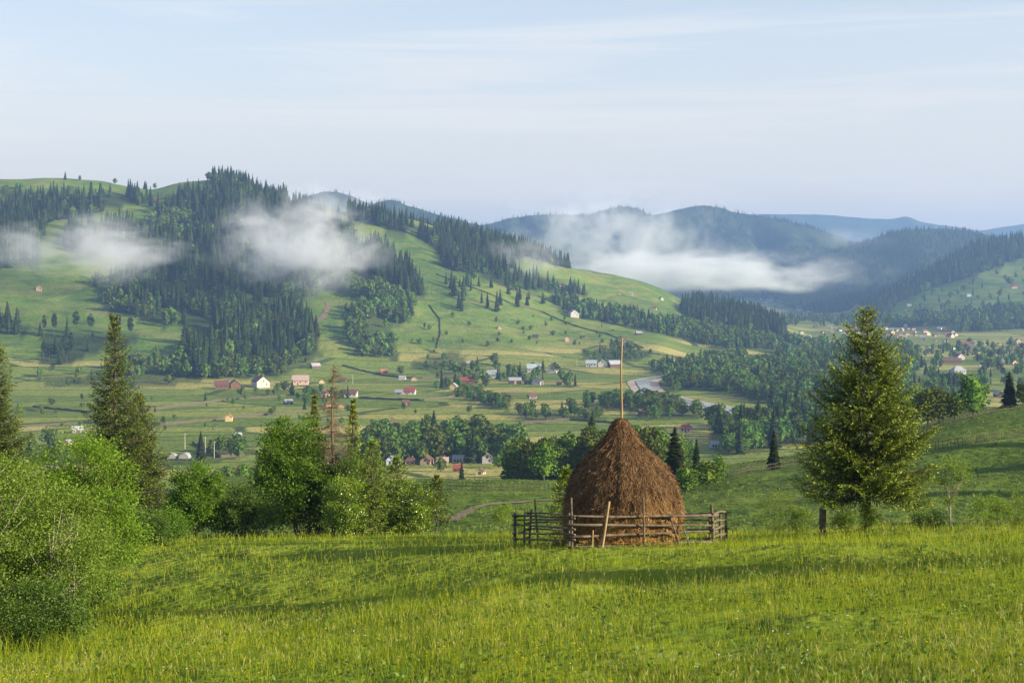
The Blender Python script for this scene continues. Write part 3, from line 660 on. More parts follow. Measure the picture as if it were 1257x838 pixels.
mesh_cache = {}
def tree_mesh(kd, lv, v):
    key = (kd, lv, v)
    if key not in mesh_cache:
        if kd == 's': pcs, mats, nm = SPR[lv][v], [M_BARK_FAR, M_SP_I], 'spruce_tree'
        elif kd == 'p': pcs, mats, nm = PIN[v], [M_BARK_FAR, M_SP_I], 'pine_tree'
        else: pcs, mats, nm = LEA[lv][v], [M_BARK_FAR, M_LF_I], 'leafy_tree'
        if lv == 1: mesh_cache[key] = (pieces_mesh('trunk', pcs, mats[:1], 0), pieces_mesh('crown', pcs, mats[1:], 1))
        else: mesh_cache[key] = (pieces_mesh(nm, pcs, mats),)
    return mesh_cache[key]
def stand_label(si, kd):
    l = STANDS[si][0]; head = l.split(' ')
    w = {'s': 'spruce', 'p': 'pine', 'b': 'leafy tree'}[kd]
    for old in ('slender pine', 'tall spruce', 'dark spruce', 'leafy tree', 'leafy bush', 'spruce', 'tree'):
        if l.startswith(old):
            adj = {'slender pine': 'slender ', 'tall spruce': 'tall ' if kd == 's' else '', 'dark spruce': 'dark ' if kd == 's' else '', 'leafy bush': ''}.get(old, '')
            rest = l[len(old):]
            if old == 'leafy bush' and kd == 'b': w = 'leafy bush'
            return adj + w + rest, (adj + w + rest).replace(w, {'spruce': 'spruces', 'pine': 'pines', 'leafy tree': 'leafy trees', 'leafy bush': 'leafy bushes'}[w], 1)
    return l, l
def put_tree(X, Y, z, h, kd, label, group, lv=None, v=None, w=1.0, rr=random):
    lv = lod(Y) if lv is None else lv
    nv = len(PIN) if kd == 'p' else len((SPR if kd == 's' else LEA)[lv])
    v = rr.randrange(nv) if v is None else v
    nm = {'s': 'spruce_tree', 'p': 'pine_tree', 'b': 'leafy_tree'}[kd]
    if kd == 'p': lv = 2
    ms = tree_mesh(kd, lv, v)
    if len(ms) == 2:
        o = empty(nm, (X, Y, z - .1), rr.random() * 6.28); obj('trunk', ms[0], o); obj('crown', ms[1], o)
    else:
        o = obj(nm, ms[0]); o.location = (X, Y, z - .1); o.rotation_euler = (0, 0, rr.random() * 6.28)
    q = w * (.72 + .56 * rr.random()); o.scale = (h * q, h * q, h)
    return tag(o, label, {'s': 'spruce', 'p': 'pine', 'b': 'tree'}[kd], group)
NEAR_SPRUCES, NEAR_LEAFY = 12, 22          # built below in detail
cnt = {'s': 0, 'b': 0, 'p': 0}; lim = {'s': 300 - NEAR_SPRUCES, 'b': 300 - NEAR_LEAFY, 'p': 300}
rest = []
for t in TREES:
    ppx, ppy = proj(t[0], t[1], t[2] + t[3])
    if cnt[t[4]] < lim[t[4]] and -8 < ppx < 1265:
        cnt[t[4]] += 1; lb, gr = stand_label(t[5], t[4]); put_tree(*t[:5], lb, gr)
    else: rest.append(t)
# the remaining thousands: one mass of each kind
def mass(name, kd, label, cat, mats, ts, far=()):
    Vs, F4s, Ms, Ts = [], [], [], []; n = 0
    r = np.random.default_rng(77)
    lib = {}
    for (X, Y, z, h, _, _) in ts:
        lv = min(3, max(2, lod(Y))) if Y < 2600 else (4 if kd == 's' else 3)
        L = (SPR if kd == 's' else LEA)[lv]; v = r.integers(len(L))
        if (lv, v) not in lib:
            mb = MB(); [mb.add(a, b_, c) for a, b_, c in L[v]]
            lib[(lv, v)] = (np.concatenate(mb.V), np.concatenate(mb.F4), np.concatenate(mb.M4))
        V, F4, M4 = lib[(lv, v)]
        a = r.random() * 6.28; c, s = math.cos(a), math.sin(a); q = h * (.72 + .56 * r.random())
        Vs.append(np.stack([(V[:, 0]*c - V[:, 1]*s) * q + X, (V[:, 0]*s + V[:, 1]*c) * q + Y, V[:, 2] * h + z - .2], -1).astype(np.float32))
        F4s.append(F4 + n); Ms.append(M4); Ts.append(np.full(len(V), r.random(), np.float32)); n += len(V)
    me = mesh_from(name, np.concatenate(Vs), [np.concatenate(F4s)], mats, np.concatenate(Ms))
    at_ = me.attributes.new('tint', 'FLOAT', 'POINT'); at_.data.foreach_set('value', np.concatenate(Ts))
    print(name, len(ts), len(me.polygons))
    return tag(obj(name, me), label, cat, kind='stuff')
def ridge_trees(Rg, Y0, n, hh, seed, front=900, thr=-.2, sc=380):
    X, YY, Z = Rg; r = np.random.default_rng(seed); o = []
    i = r.integers(0, X.shape[0] - 1, n); j = (r.random(n) ** .8 * 51).astype(int); j = np.clip(j, 4, 50)
    u, v = r.random(n), r.random(n)
    for k in range(n):
        a, b_ = i[k], j[k]
        q = lambda A: (A[a, b_]*(1-u[k]) + A[a+1, b_]*u[k])*(1-v[k]) + (A[a, b_+1]*(1-u[k]) + A[a+1, b_+1]*u[k])*v[k]
        x, y, z = q(X), q(YY), q(Z)
        if fbm(x / sc, y / sc, seed, 3) < thr: continue
        o.append((x, y, z, hh[0] + (hh[1]-hh[0]) * r.random(), 's', -1))
    return o
far_s = ridge_trees(R1, 4300, 5000, (10, 17), 5) + ridge_trees(R4, 4350, 12000, (10, 18), 6) + ridge_trees(R2, 5300, 17000, (10, 18), 8)
mass('spruce_forest', 's', 'dark spruce forest covering the hillsides and the far blue ridges', 'forest', [M_BARK_FAR, M_SP_S], [t for t in rest if t[4] == 's'] + far_s)
mass('leafy_woodland', 'b', 'green leafy woodland on the slopes and along the river flats', 'woodland', [M_BARK_FAR, M_LF_S], [t for t in rest if t[4] in 'bp'])
# ------------------------------------------------------------------ near trees
def spruce_near(seed, h, rmax, whorls, per, clear=.06, twig=.085, needle=.10, lean=0.0, thin=1.0, droop=0.0, power=.8, bald=0.0, jit=.5, up0=-16, sag=.16):
    """trunk with drooping branch whorls; every branch carries side twigs set with needle sprays"""
    r = np.random.default_rng(seed)
    tr = MB(); br = MB()
    zs = np.linspace(0, h, 12)
    tp = np.stack([lean * (zs / h) ** 1.5 + .012 * h * np.sin(zs * 1.3 + seed) * .3, .004 * h * np.cos(zs * 1.1), zs], -1)
    tp[0, 2] = -.25
    tr.tube(tp, np.linspace(.016 * h, .0025 * h, 12), 8, 0, .12, seed)
    axis = lambda z: np.array([np.interp(z, zs, tp[:, 0]), np.interp(z, zs, tp[:, 1]), z])
    P, D, L, T = [], [], [], []
    for w in range(whorls):
        t = (w + .5) / whorls
        for k in range(per + 2):
            tt = min(.985, max(clear, clear + (1 - clear) * (t + jit * (r.random() - .5) / whorls)))
            if r.random() < (1 - thin): continue
            ln = rmax * max(.03, (1 - tt)) ** power * (.56 + .52 * r.random()) * (1 if tt > .12 else .78)
            ln = max(ln, .05 * rmax)
            az = 2 * np.pi * (k / (per + 2)) + w * 1.9 + .5 * r.standard_normal()
            el = R(up0 + 62 * tt ** 1.6 + 8 * r.standard_normal()) - droop * (1 - tt)
            n = max(4, int(ln / twig)); s = np.linspace(0, 1, n + 1)[1:]
            dirh = np.array([math.cos(az), math.sin(az)])
            up = np.tan(el) * ln * s - sag * ln * np.sin(s * np.pi * .8) + .13 * ln * s**3
            base = axis(tt * h)
            wig = .04 * ln * np.sin(s * 5 + w)
            pts = np.stack([base[0] + dirh[0] * ln * s - dirh[1] * wig, base[1] + dirh[1] * ln * s + dirh[0] * wig, base[2] + up], -1)
            br.tube(np.vstack([base, pts[::max(1, n // 4)], pts[-1:] + .001]), np.linspace(.0035 * h * (1 - tt) + .006, .003, len(pts[::max(1, n // 4)]) + 2), 4)
            if tt < bald: continue
            ax = np.gradient(np.vstack([base, pts]), axis=0)[1:]; ax /= np.linalg.norm(ax, axis=1)[:, None]
            for q in range(n):
                if s[q] < .16: continue
                tl = (.16 + .42 * (1 - s[q])) * ln * (.6 + .6 * r.random()); tl = min(tl, .75)
                for sd_ in (-1, 1):
                    side = np.array([-dirh[1], dirh[0], 0]) * sd_
                    dd = ax[q] * .75 + side * .8 + np.array([0, 0, -.22 - .3 * droop + .15 * r.standard_normal()])
                    dd /= np.linalg.norm(dd)
                    m = max(2, int(tl / (needle * .5)))
                    u = (np.arange(m) + r.random()) / m
                    pp = pts[q] + dd * tl * u[:, None] + np.array([0, 0, -.16]) * tl * (u**2)[:, None]
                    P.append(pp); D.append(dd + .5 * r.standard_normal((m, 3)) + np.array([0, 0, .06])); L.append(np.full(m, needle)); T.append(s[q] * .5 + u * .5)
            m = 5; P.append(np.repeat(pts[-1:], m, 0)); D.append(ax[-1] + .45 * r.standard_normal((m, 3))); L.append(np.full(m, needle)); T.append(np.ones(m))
    # leader
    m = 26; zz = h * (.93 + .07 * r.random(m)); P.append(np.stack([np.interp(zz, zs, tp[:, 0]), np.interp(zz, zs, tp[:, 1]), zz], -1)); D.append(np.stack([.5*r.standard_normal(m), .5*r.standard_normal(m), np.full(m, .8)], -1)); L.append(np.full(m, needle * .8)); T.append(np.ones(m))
    P = np.concatenate(P); D = np.concatenate(D); L = np.concatenate(L); T = np.concatenate(T)
    ln = L * (.7 + .6 * r.random(len(L)))
    nd, Fn = kites(P, D, ln, ln * .36, r.random(len(L)) * 6.28, .10)
    return tr, br, nd, Fn, np.repeat(T, 4)

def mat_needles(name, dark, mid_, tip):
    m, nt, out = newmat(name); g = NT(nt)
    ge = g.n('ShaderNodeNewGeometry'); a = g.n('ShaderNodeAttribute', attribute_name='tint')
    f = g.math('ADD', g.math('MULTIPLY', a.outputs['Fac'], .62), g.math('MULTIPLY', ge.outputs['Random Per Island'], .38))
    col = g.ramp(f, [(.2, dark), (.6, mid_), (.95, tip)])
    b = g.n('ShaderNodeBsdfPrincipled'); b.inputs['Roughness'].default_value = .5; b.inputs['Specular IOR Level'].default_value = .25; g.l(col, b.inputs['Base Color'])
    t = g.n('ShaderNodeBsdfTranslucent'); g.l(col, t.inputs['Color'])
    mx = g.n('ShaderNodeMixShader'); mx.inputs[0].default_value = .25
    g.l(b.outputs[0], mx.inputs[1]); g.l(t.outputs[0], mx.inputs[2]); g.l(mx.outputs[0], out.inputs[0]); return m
M_ND = mat_needles('fresh_spruce_needles', (.012, .024, .004), (.095, .14, .010), (.36, .42, .035))
M_ND_OLD = mat_needles('old_spruce_needles', (.016, .030, .006), (.058, .088, .011), (.175, .21, .024))
M_ND_YOUNG = mat_needles('young_spruce_needles', (.04, .075, .010), (.12, .18, .018), (.26, .32, .03))

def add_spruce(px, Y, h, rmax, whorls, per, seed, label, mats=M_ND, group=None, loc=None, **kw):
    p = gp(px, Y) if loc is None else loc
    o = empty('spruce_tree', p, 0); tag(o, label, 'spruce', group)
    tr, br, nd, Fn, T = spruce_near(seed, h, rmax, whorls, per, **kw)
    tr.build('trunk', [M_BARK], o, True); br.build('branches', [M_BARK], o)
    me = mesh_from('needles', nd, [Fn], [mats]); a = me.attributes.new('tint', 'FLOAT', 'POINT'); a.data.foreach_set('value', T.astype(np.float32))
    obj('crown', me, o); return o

def leafy_near(seed, h, ells, clumps, per, leaf, stems=((0, 0, 1.0),), clump_r=.22, trunk_r=.014, shell=.55, leafshape=.6, bushy=False):
    """ells: crown ellipsoids (cx, cy, cz, rx, ry, rz) in units of h; limbs run from the stems to leaf clumps"""
    r = np.random.default_rng(seed); tk = MB(); P, D, S_ = [], [], []
    vol = np.array([e[3]*e[4]*e[5] for e in ells]) ** .75; vol /= vol.sum()
    stem_pts = []
    for si, (sx, sy, q) in enumerate(stems):
        zt = h * q * .86
        k = 9; t = np.linspace(0, 1, k)
        bx = sx * h * (1 - .35 * t) + .02 * h * np.sin(t * 4 + seed + si); by = sy * h * (1 - .35 * t) + .015 * h * np.cos(t * 3.3 + si)
        pts = np.stack([bx, by, t * zt], -1); pts[0, 2] = -.25
        tk.tube(pts, np.linspace(trunk_r * h, .1 * trunk_r * h, k) * (.75 + .4 * q - .15), 6, 0, .1, seed + si); stem_pts.append(pts)
    for c in range(clumps):
        e = ells[r.choice(len(ells), p=vol)]
        d = r.standard_normal(3); d /= np.linalg.norm(d); q = shell + (1 - shell) * r.random() ** .6
        if r.random() < .12: q *= .5
        C = np.array(e[:3]) * h + d * q * np.array(e[3:]) * h
        if C[2] < .04 * h: C[2] = .04 * h + abs(r.standard_normal()) * .03 * h
        if c % 2 == 0:
            sp = stem_pts[r.integers(len(stem_pts))]
            zz = max(.08 * h, C[2] * (.45 + .3 * r.random())); zz = min(zz, sp[-1, 2])
            b0 = np.array([np.interp(zz, sp[:, 2], sp[:, 0]), np.interp(zz, sp[:, 2], sp[:, 1]), zz])
            md = (b0 + C) / 2 + np.array([0, 0, .05 * h]) * r.random() + .03 * h * r.standard_normal(3)
            tk.tube([b0, md, C], [.006 * h * .5, .0028 * h, .0012 * h], 4)
        n = int(1.55 * per * (.6 + .8 * r.random()))
        cr = clump_r * (.6 + .7 * r.random())
        o = r.standard_normal((n, 3)) * cr * np.array([.55, .55, .42])
        P.append(C + o); D.append(o / cr * .9 + d * .5 + r.standard_normal((n, 3)) * .7 + np.array([0, 0, -.25])); S_.append(.80 * leaf * (.6 + .7 * r.random(n)))
    P = np.concatenate(P); D = np.concatenate(D); S_ = np.concatenate(S_)
    V, Fq = kites(P, D, S_, S_ * leafshape, r.random(len(S_)) * 6.28, .1)
    return tk, V, Fq
M_L_BRIGHT = mat_leaf('bright_ash_leaves', (.075, .15, .008), (.17, .29, .018), .40)
M_L_BIRCH = mat_leaf('birch_leaves', (.075, .135, .012), (.17, .25, .03), .36)
M_L_MAPLE = mat_leaf('maple_leaves', (.035, .10, .008), (.14, .25, .018), .36)
M_L_DARK = mat_leaf('dark_leaves', (.028, .068, .010), (.10, .17, .022), .32)
M_L_LIME = mat_leaf('young_lime_leaves', (.10, .18, .013), (.24, .34, .03), .42)
M_BLOSSOM = mat_simple('white_blossom', (.55, .58, .45), (.75, .76, .65), 5, .8)
def add_leafy(name, px, Y, h, ells, clumps, per, leaf, mat, seed, label, cat='tree', bark=M_BARK, group=None, blossom=0, loc=None, **kw):
    p = gp(px, Y) if loc is None else loc
    o = empty(name, p, 0); tag(o, label, cat, group)
    tk, V, Fq = leafy_near(seed, h, ells, clumps, per, leaf, **kw)
    tk.build('trunk' if cat == 'tree' else 'stems', [bark], o, True)
    mi = None; mats = [mat]
    if blossom:
        r = np.random.default_rng(seed + 1); mi = (r.random(len(Fq)) < blossom).astype(int); mats.append(M_BLOSSOM)
    obj('crown' if cat == 'tree' else 'foliage', mesh_from('crown', V, [Fq], mats, mi), o)
    return o

# the lone spruce right of the haystack

add_spruce(1065, 46.0, 7.2, 3.1, 22, 10, 1, 'broad bushy green spruce standing alone beside the weathered post', clear=.20, power=.78, needle=.095, twig=.055, jit=.30, up0=-8, sag=.12)
p = gp(1067, 45.9)
add_leafy('ivy_shoots', 0, 0, 1.25, [(0, 0, .35, .24, .24, .45)], 34, 50, .07, M_L_LIME, 3, 'lime green leafy shoots climbing the foot of the lone spruce trunk', 'shoots', loc=p, clump_r=.13, trunk_r=.008)
# old spruces on the left
add_spruce(141, 84, 14.2, 4.0, 36, 9, 11, 'tallest dark olive spruce of the left pair with a thin pointed top', M_ND_OLD, 'old spruces behind the left bushes', clear=.05, power=.92, needle=.14, twig=.105, droop=.25)
add_spruce(170, 86, 9.8, 3.2, 32, 10, 12, 'shorter dark olive spruce pressed against the right side of the tallest one', M_ND_OLD, 'old spruces behind the left bushes', clear=.05, power=.70, needle=.14, twig=.105, droop=.3)
add_spruce(-8, 80, 12.6, 3.6, 36, 10, 13, 'dark olive spruce cut by the left edge of the view', M_ND_OLD, 'old spruces behind the left bushes', clear=.05, power=.85, needle=.14, twig=.105, droop=.25)
# left thicket
K = dict(group='bushy trees of the left thicket')
add_leafy('ash_tree', 104, 40, 4.75, [(-.02, 0, .62, .30, .28, .34), (.04, 0, .36, .32, .25, .22), (-.12, 0, .5, .22, .2, .25)], 150, 130, .10, M_L_BRIGHT, 21, 'bright fresh green ash with a rounded top beside the left thicket', clump_r=.36, stems=((-.02, 0, 1), (-.03, .02, .8)), trunk_r=.012)
add_leafy('birch_tree', 18, 33, 4.3, [(0, 0, .62, .30, .28, .36), (.05, 0, .3, .32, .26, .22)], 120, 120, .075, M_L_BIRCH, 22, 'dull green birch at the left edge of the view with small leaves', bark=M_BARK_PALE, clump_r=.30, stems=((0, 0, 1), (.08, .02, .8)), trunk_r=.010, **K)
add_leafy('birch_tree', 72, 32, 3.7, [(0, 0, .62, .30, .28, .33), (0, 0, .30, .32, .26, .22)], 120, 120, .075, M_L_BIRCH, 23, 'dull green birch with one pale straight stem in the middle of the left thicket', bark=M_BARK_PALE, clump_r=.28, stems=((-.02, -.12, .95), (.1, 0, .7)), trunk_r=.011, **K)
add_leafy('birch_tree', 94, 35, 2.8, [(0, 0, .62, .30, .28, .30), (.0, 0, .40, .26, .24, .2)], 80, 120, .075, M_L_BIRCH, 24, 'low birch with two bare leaning stems at the right edge of the left thicket', bark=M_BARK_PALE, clump_r=.26, stems=((-.05, -.12, 1), (-.03, -.10, .8)), trunk_r=.020, **K)
add_leafy('birch_tree', -40, 31, 4.6, [(0, 0, .6, .32, .28, .38), (0, 0, .3, .32, .26, .25)], 110, 120, .08, M_L_BIRCH, 25, 'dull green birch mostly outside the left edge of the view', bark=M_BARK_PALE, clump_r=.3, stems=((0, 0, 1), (.1, .0, .8)), **K)
add_leafy('leafy_shrub', 25, 29.5, 1.5, [(0, 0, .45, .9, .5, .5)], 90, 90, .08, M_L_DARK, 26, 'dense low shrub under the birches at the left edge', 'shrub', clump_r=.24, stems=((-.3, 0, 1), (.2, 0, .9), (.5, 0, .8)), trunk_r=.01)
add_leafy('leafy_shrub', 98, 38.0, 1.1, [(0, 0, .45, 1.0, .5, .5)], 60, 90, .075, M_L_DARK, 27, 'small dark shrub at the foot of the bright ash', 'shrub', clump_r=.22, stems=((-.3, 0, 1), (.3, 0, .9)), trunk_r=.01)
add_leafy('leafy_shrub', 178, 57.0, 1.5, [(0, 0, .45, .6, .5, .5)], 70, 90, .10, M_L_DARK, 28, 'dark shrub between the bright ash and the maple', 'shrub', clump_r=.34, stems=((-.2, 0, 1), (.2, 0, .9)), trunk_r=.01)
add_leafy('leafy_shrub', 207, 61.0, 1.3, [(0, 0, .45, .6, .5, .5)], 60, 90, .10, M_L_MAPLE, 29, 'dark green shrub touching the left side of the maple', 'shrub', clump_r=.30, stems=((-.2, 0, 1), (.2, 0, .9)), trunk_r=.01)
# maple and the group beyond the crest
add_leafy('maple_tree', 241, 63, 3.5, [(0, 0, .58, .30, .30, .40), (0, 0, .34, .38, .3, .26)], 130, 120, .13, M_L_MAPLE, 31, 'compact dark green maple standing alone between the thicket and the tree group', clump_r=.30, trunk_r=.018)
add_leafy('leafy_shrub', 288, 64, 2.3, [(0, 0, .5, .55, .4, .5)], 70, 90, .11, M_L_DARK, 32, 'dark shrub just right of the compact maple', 'shrub', clump_r=.32, stems=((-.2, 0, 1), (.2, 0, .8)), trunk_r=.012)
add_leafy('leafy_shrub', 312, 63, 2.0, [(0, 0, .5, .6, .4, .5)], 60, 90, .11, M_L_DARK, 33, 'dark shrub under the left flank of the big hornbeam', 'shrub', clump_r=.30, stems=((-.2, 0, 1), (.2, 0, .8)), trunk_r=.012)
add_leafy('hornbeam_tree', 362, 66, 6.1, [(-.02, 0, .62, .23, .22, .34), (.06, 0, .40, .28, .24, .28), (-.16, 0, .32, .20, .2, .26), (-.1, 0, .55, .2, .2, .25)], 230, 130, .14, M_L_MAPLE, 34, 'biggest dark leafy tree of the group beyond the crest', clump_r=.38, trunk_r=.02)
add_leafy('leafy_tree', 425, 66, 4.3, [(0, 0, .58, .30, .28, .36), (0, 0, .35, .34, .28, .28)], 120, 120, .13, M_L_DARK, 35, 'mid green leafy tree below the dead spruce', clump_r=.34, trunk_r=.018)
add_spruce(386, 68, 6.9, 1.5, 24, 7, 136, 'slim green spruce leaning against the left of the dead spruce', M_ND, 'young spruces of the group beyond the crest', clear=.08, power=1.0, needle=.11, twig=.085, droop=.35)
add_spruce(433, 67.5, 6.6, 1.35, 24, 7, 37, 'slim drooping spruce just right of the dead spruce', M_ND, 'young spruces of the group beyond the crest', clear=.08, power=1.0, needle=.11, twig=.085, droop=.4)
add_spruce(457, 62.0, 4.1, 1.75, 18, 7, 38, 'short wide lime green spruce in front of the tree group', M_ND_YOUNG, 'young spruces of the group beyond the crest', clear=.12, power=.72, needle=.11, twig=.085)
add_spruce(487, 63.0, 3.5, 1.35, 16, 7, 39, 'smaller lime green spruce beside the flowering hawthorn', M_ND_YOUNG, 'young spruces of the group beyond the crest', clear=.10, power=.72, needle=.11, twig=.085)
add_leafy('hawthorn_tree', 512, 62.5, 2.6, [(0, 0, .55, .30, .3, .42), (0, 0, .3, .32, .3, .25)], 90, 110, .09, M_L_LIME, 40, 'small hawthorn in white blossom at the right end of the tree group', blossom=.05, clump_r=.26, trunk_r=.018, stems=((0, 0, 1), (.1, 0, .8)))
add_leafy('hawthorn_tree', 425, 61.5, 2.7, [(0, 0, .55, .34, .3, .42), (0, 0, .3, .34, .3, .25)], 100, 110, .10, M_L_LIME, 41, 'hawthorn with scattered white blossom in the middle of the tree group', blossom=.035, clump_r=.28, trunk_r=.022, stems=((0, 0, 1), (.12, 0, .8), (-.1, 0, .8)))
add_spruce(536, 62.5, 2.6, .8, 12, 5, 42, 'thin yellowish spruce sapling at the right end of the tree group', M_ND_OLD, None, clear=.25, power=.7, needle=.13, twig=.11, thin=.7)
add_spruce(694, 54.0, 2.7, .95, 14, 6, 43, 'bright yellow green spruce sapling half hidden by the haystack', M_ND_YOUNG, None, clear=.08, power=.7, needle=.14, twig=.11)
# dead spruce: bare brown top
def dead_spruce():
    o = empty('dead_spruce', gp(409, 66)); tag(o, 'dead brown spruce with bare twigs rising out of the tree group', 'dead spruce')
    r = np.random.default_rng(5); h = 8.05; tk = MB(); tw = MB()
    z = np.linspace(-.2, h, 12); pts = np.stack([.06*np.sin(z*.8), .05*np.cos(z*.7), z], -1)
    tk.tube(pts, np.linspace(.13, .012, 12), 6, 0, .1)
    for k in range(120):
        t = .35 + .64 * r.random(); zz = t * h; a = r.random() * 6.28; ln = 1.55 * (1 - t) ** .75 * (.4 + .7 * r.random()) + .08
        b0 = np.array([.06*math.sin(zz*.8), .05*math.cos(zz*.7), zz]); d = np.array([math.cos(a), math.sin(a), 0])
        p1 = b0 + d * ln * .5 + np.array([0, 0, .02 * ln]); p2 = b0 + d * ln + np.array([0, 0, -.12 * ln])
        tw.tube([b0, p1, p2], [.016, .010, .004], 4)
        for q in range(7):
            s = .25 + .75 * r.random(); c = b0 + (p2 - b0) * s; e = d * .5 + r.standard_normal(3) * .6 + np.array([0, 0, -.3])
            tw.tube([c, c + e * .10 * (1 + ln), c + e * .2 * (1 + ln) + np.array([0, 0, -.03])], [.008, .006, .003], 4)
    m = mat_simple('dead_wood', (.075, .05, .035), (.16, .115, .08), 5, .95)
    tk.build('trunk', [m], o, True); tw.build('branches', [m], o)
dead_spruce()
# bushes and saplings along the crest
for (px, Y, h, wd, mt, lab) in [(958, 52, 1.55, .5, M_L_BIRCH, 'thin pale bush on the crest left of the weathered post'),
        (1037, 48, .75, .5, M_L_BIRCH, 'small wispy bush between the post and the lone spruce'),
        (985, 50, .9, .5, M_L_BIRCH, 'little bush just left of the weathered post'),
        (1218, 46, 1.05, .7, M_L_LIME, 'leafy lime bush at the crest towards the right edge'),
        (1252, 46, 1.2, .7, M_L_BIRCH, 'dull green bush cut by the right edge of the view'),
        (1140, 47, .7, .9, M_L_DARK, 'dry tangled low scrub right of the lone spruce')]:
    add_leafy('leafy_shrub', px, Y, h, [(0, 0, .5, wd, wd*.8, .48)], 46, 46, .065, mt, int(px), lab, 'shrub', clump_r=.17, stems=((-.15, 0, 1), (.15, 0, .9), (0, .1, .8)), trunk_r=.008)
add_leafy('leafy_tree', 1165, 70, 4.3, [(.05, 0, .82, .22, .2, .17), (.0, 0, .6, .1, .1, .15)], 40, 60, .10, M_L_BIRCH, 51, 'thin crooked sapling with a sparse round crown on the right hillside', clump_r=.30, trunk_r=.012, bark=M_BARK_PALE)
for (px, Y, h, lab) in [(617, 70, 1.9, 'slender sapling on the slope left of the haystack'), (640, 66, 1.2, 'wispy small sapling nearest the left end of the pole fence')]:
    add_leafy('leafy_tree', px, Y, h, [(0, 0, .65, .25, .25, .33)], 22, 40, .09, M_L_LIME, int(px), lab, clump_r=.2, trunk_r=.012)
# ------------------------------------------------------------------ haystack
M_WOOD = mat_simple('weathered_wood', (.05, .04, .03), (.17, .14, .105), 7, .9, (1, 1, 1), .5)
M_WOOD_PALE = mat_simple('peeled_pole', (.19, .135, .07), (.32, .235, .125), 5, .75, (1, 1, .3), .2)
HC = gp(762, 44.0); HC = np.array([HC[0], 44.0, HC[2]])
HP = [(-.1, 1.63), (.25, 1.67), (.7, 1.76), (1.15, 1.81), (1.55, 1.79), (1.95, 1.68), (2.4, 1.44), (2.75, 1.12), (3.05, .82), (3.3, .57), (3.5, .43), (3.7, .34), (3.85, .25), (3.93, .12), (3.95, .0)]
def hay_r(z): return np.interp(z, [a for a, _ in HP], [b for _, b in HP])
m, nt, out = newmat('hay_body'); g = NT(nt)
tc = g.n('ShaderNodeTexCoord')
v = g.mapping(tc.outputs['Object'], (1, 1, .22)); f1 = g.noise(v, 22, 5, .7); f2 = g.noise(tc.outputs['Object'], 1.6, 3, .6)
colh = g.mix(g.math('MULTIPLY', f2, .6), g.ramp(f1, [(.3, (.055, .03, .014)), (.7, (.17, .10, .045))]), (.12, .075, .035))
b = g.n('ShaderNodeBsdfPrincipled'); b.inputs['Roughness'].default_value = 1; b.inputs['Specular IOR Level'].default_value = .05; g.l(colh, b.inputs['Base Color'])
bp = g.n('ShaderNodeBump'); bp.inputs['Strength'].default_value = 1; bp.inputs['Distance'].default_value = .06; g.l(f1, bp.inputs['Height']); g.l(bp.outputs[0], b.inputs['Normal'])
g.l(b.outputs[0], out.inputs[0]); M_HAY = m
m, nt, out = newmat('hay_strands'); g = NT(nt)
ge = g.n('ShaderNodeNewGeometry'); tc = g.n('ShaderNodeTexCoord')
sx = g.n('ShaderNodeSeparateXYZ'); g.l(tc.outputs['Object'], sx.inputs[0])
# sunlit gold put into the colour of the lower strands; brown above
low = g.ramp(g.math('ADD', sx.outputs[2], g.math('MULTIPLY', g.noise(tc.outputs['Object'], 1.3, 3), 1.6)), [(1.6, (1, 1, 1)), (2.0, (0, 0, 0))])
low = g.ramp(g.math('MULTIPLY', g.math('ADD', sx.outputs[2], g.math('MULTIPLY', g.noise(tc.outputs['Object'], 1.1, 3), 1.9)), .33), [(.50, (1, 1, 1)), (.84, (0, 0, 0))])
cA = g.ramp(ge.outputs['Random Per Island'], [(0, (.026, .013, .006)), (.6, (.10, .053, .022)), (1, (.27, .165, .07))])
cB = g.ramp(ge.outputs['Random Per Island'], [(0, (.11, .055, .016)), (.6, (.32, .17, .05)), (1, (.50, .31, .11))])
b = g.n('ShaderNodeBsdfPrincipled'); b.inputs['Roughness'].default_value = .7; b.inputs['Specular IOR Level'].default_value = .2
g.l(g.mix(low, cA, cB), b.inputs['Base Color']); g.l(b.outputs[0], out.inputs[0]); M_STRAND = m

hs = empty('haystack', HC); tag(hs, 'tall rounded brown haystack with a long pole sticking out of its top', 'haystack')
na, nz = 160, 90
za = np.linspace(-.3, 3.95, nz); aa = np.linspace(0, 2*np.pi, na, endpoint=False)
A, Z = np.meshgrid(aa, za, indexing='ij')
def hay_off(a, z):
    x, y = np.cos(a) * 1.5, np.sin(a) * 1.5
    return .16 * fbm(x * .8 + 3, y * .8 + z * .5, 3, 3) + .13 * fbm(x * 2.6, y * 2.6 + z * 1.1, 5, 3) + .05 * fbm(x * 9, y * 9 + z * 3.2, 6, 2)
Rr = np.maximum(hay_r(Z) + hay_off(A, Z) * np.clip(hay_r(Z), 0, 1), .02)
V = np.stack([Rr*np.cos(A), Rr*np.sin(A), Z], -1).reshape(-1, 3)
i = np.arange(na*nz).reshape(na, nz); i2 = np.roll(i, -1, 0)
Fq = np.stack([i[:, :-1], i2[:, :-1], i2[:, 1:], i[:, 1:]], -1).reshape(-1, 4)
obj('hay_body', mesh_from('hay_body', V, [Fq], [M_HAY], None, True), hs)
r = np.random.default_rng(9); n = 70000
z = 3.93 * (1 - np.sqrt(r.random(n)) * .0 - r.random(n)); z = np.clip(z, .0, 3.93)
keepw = r.random(n) < (hay_r(z) + .25) / 2.1; z = z[keepw]; n = len(z)
a = r.random(n) * 2*np.pi; L = .16 + .55 * r.random(n) ** 1.5
ang = r.standard_normal(n) * np.where(r.random(n) < .25, 1.1, .42)
segs = 4; pts = []
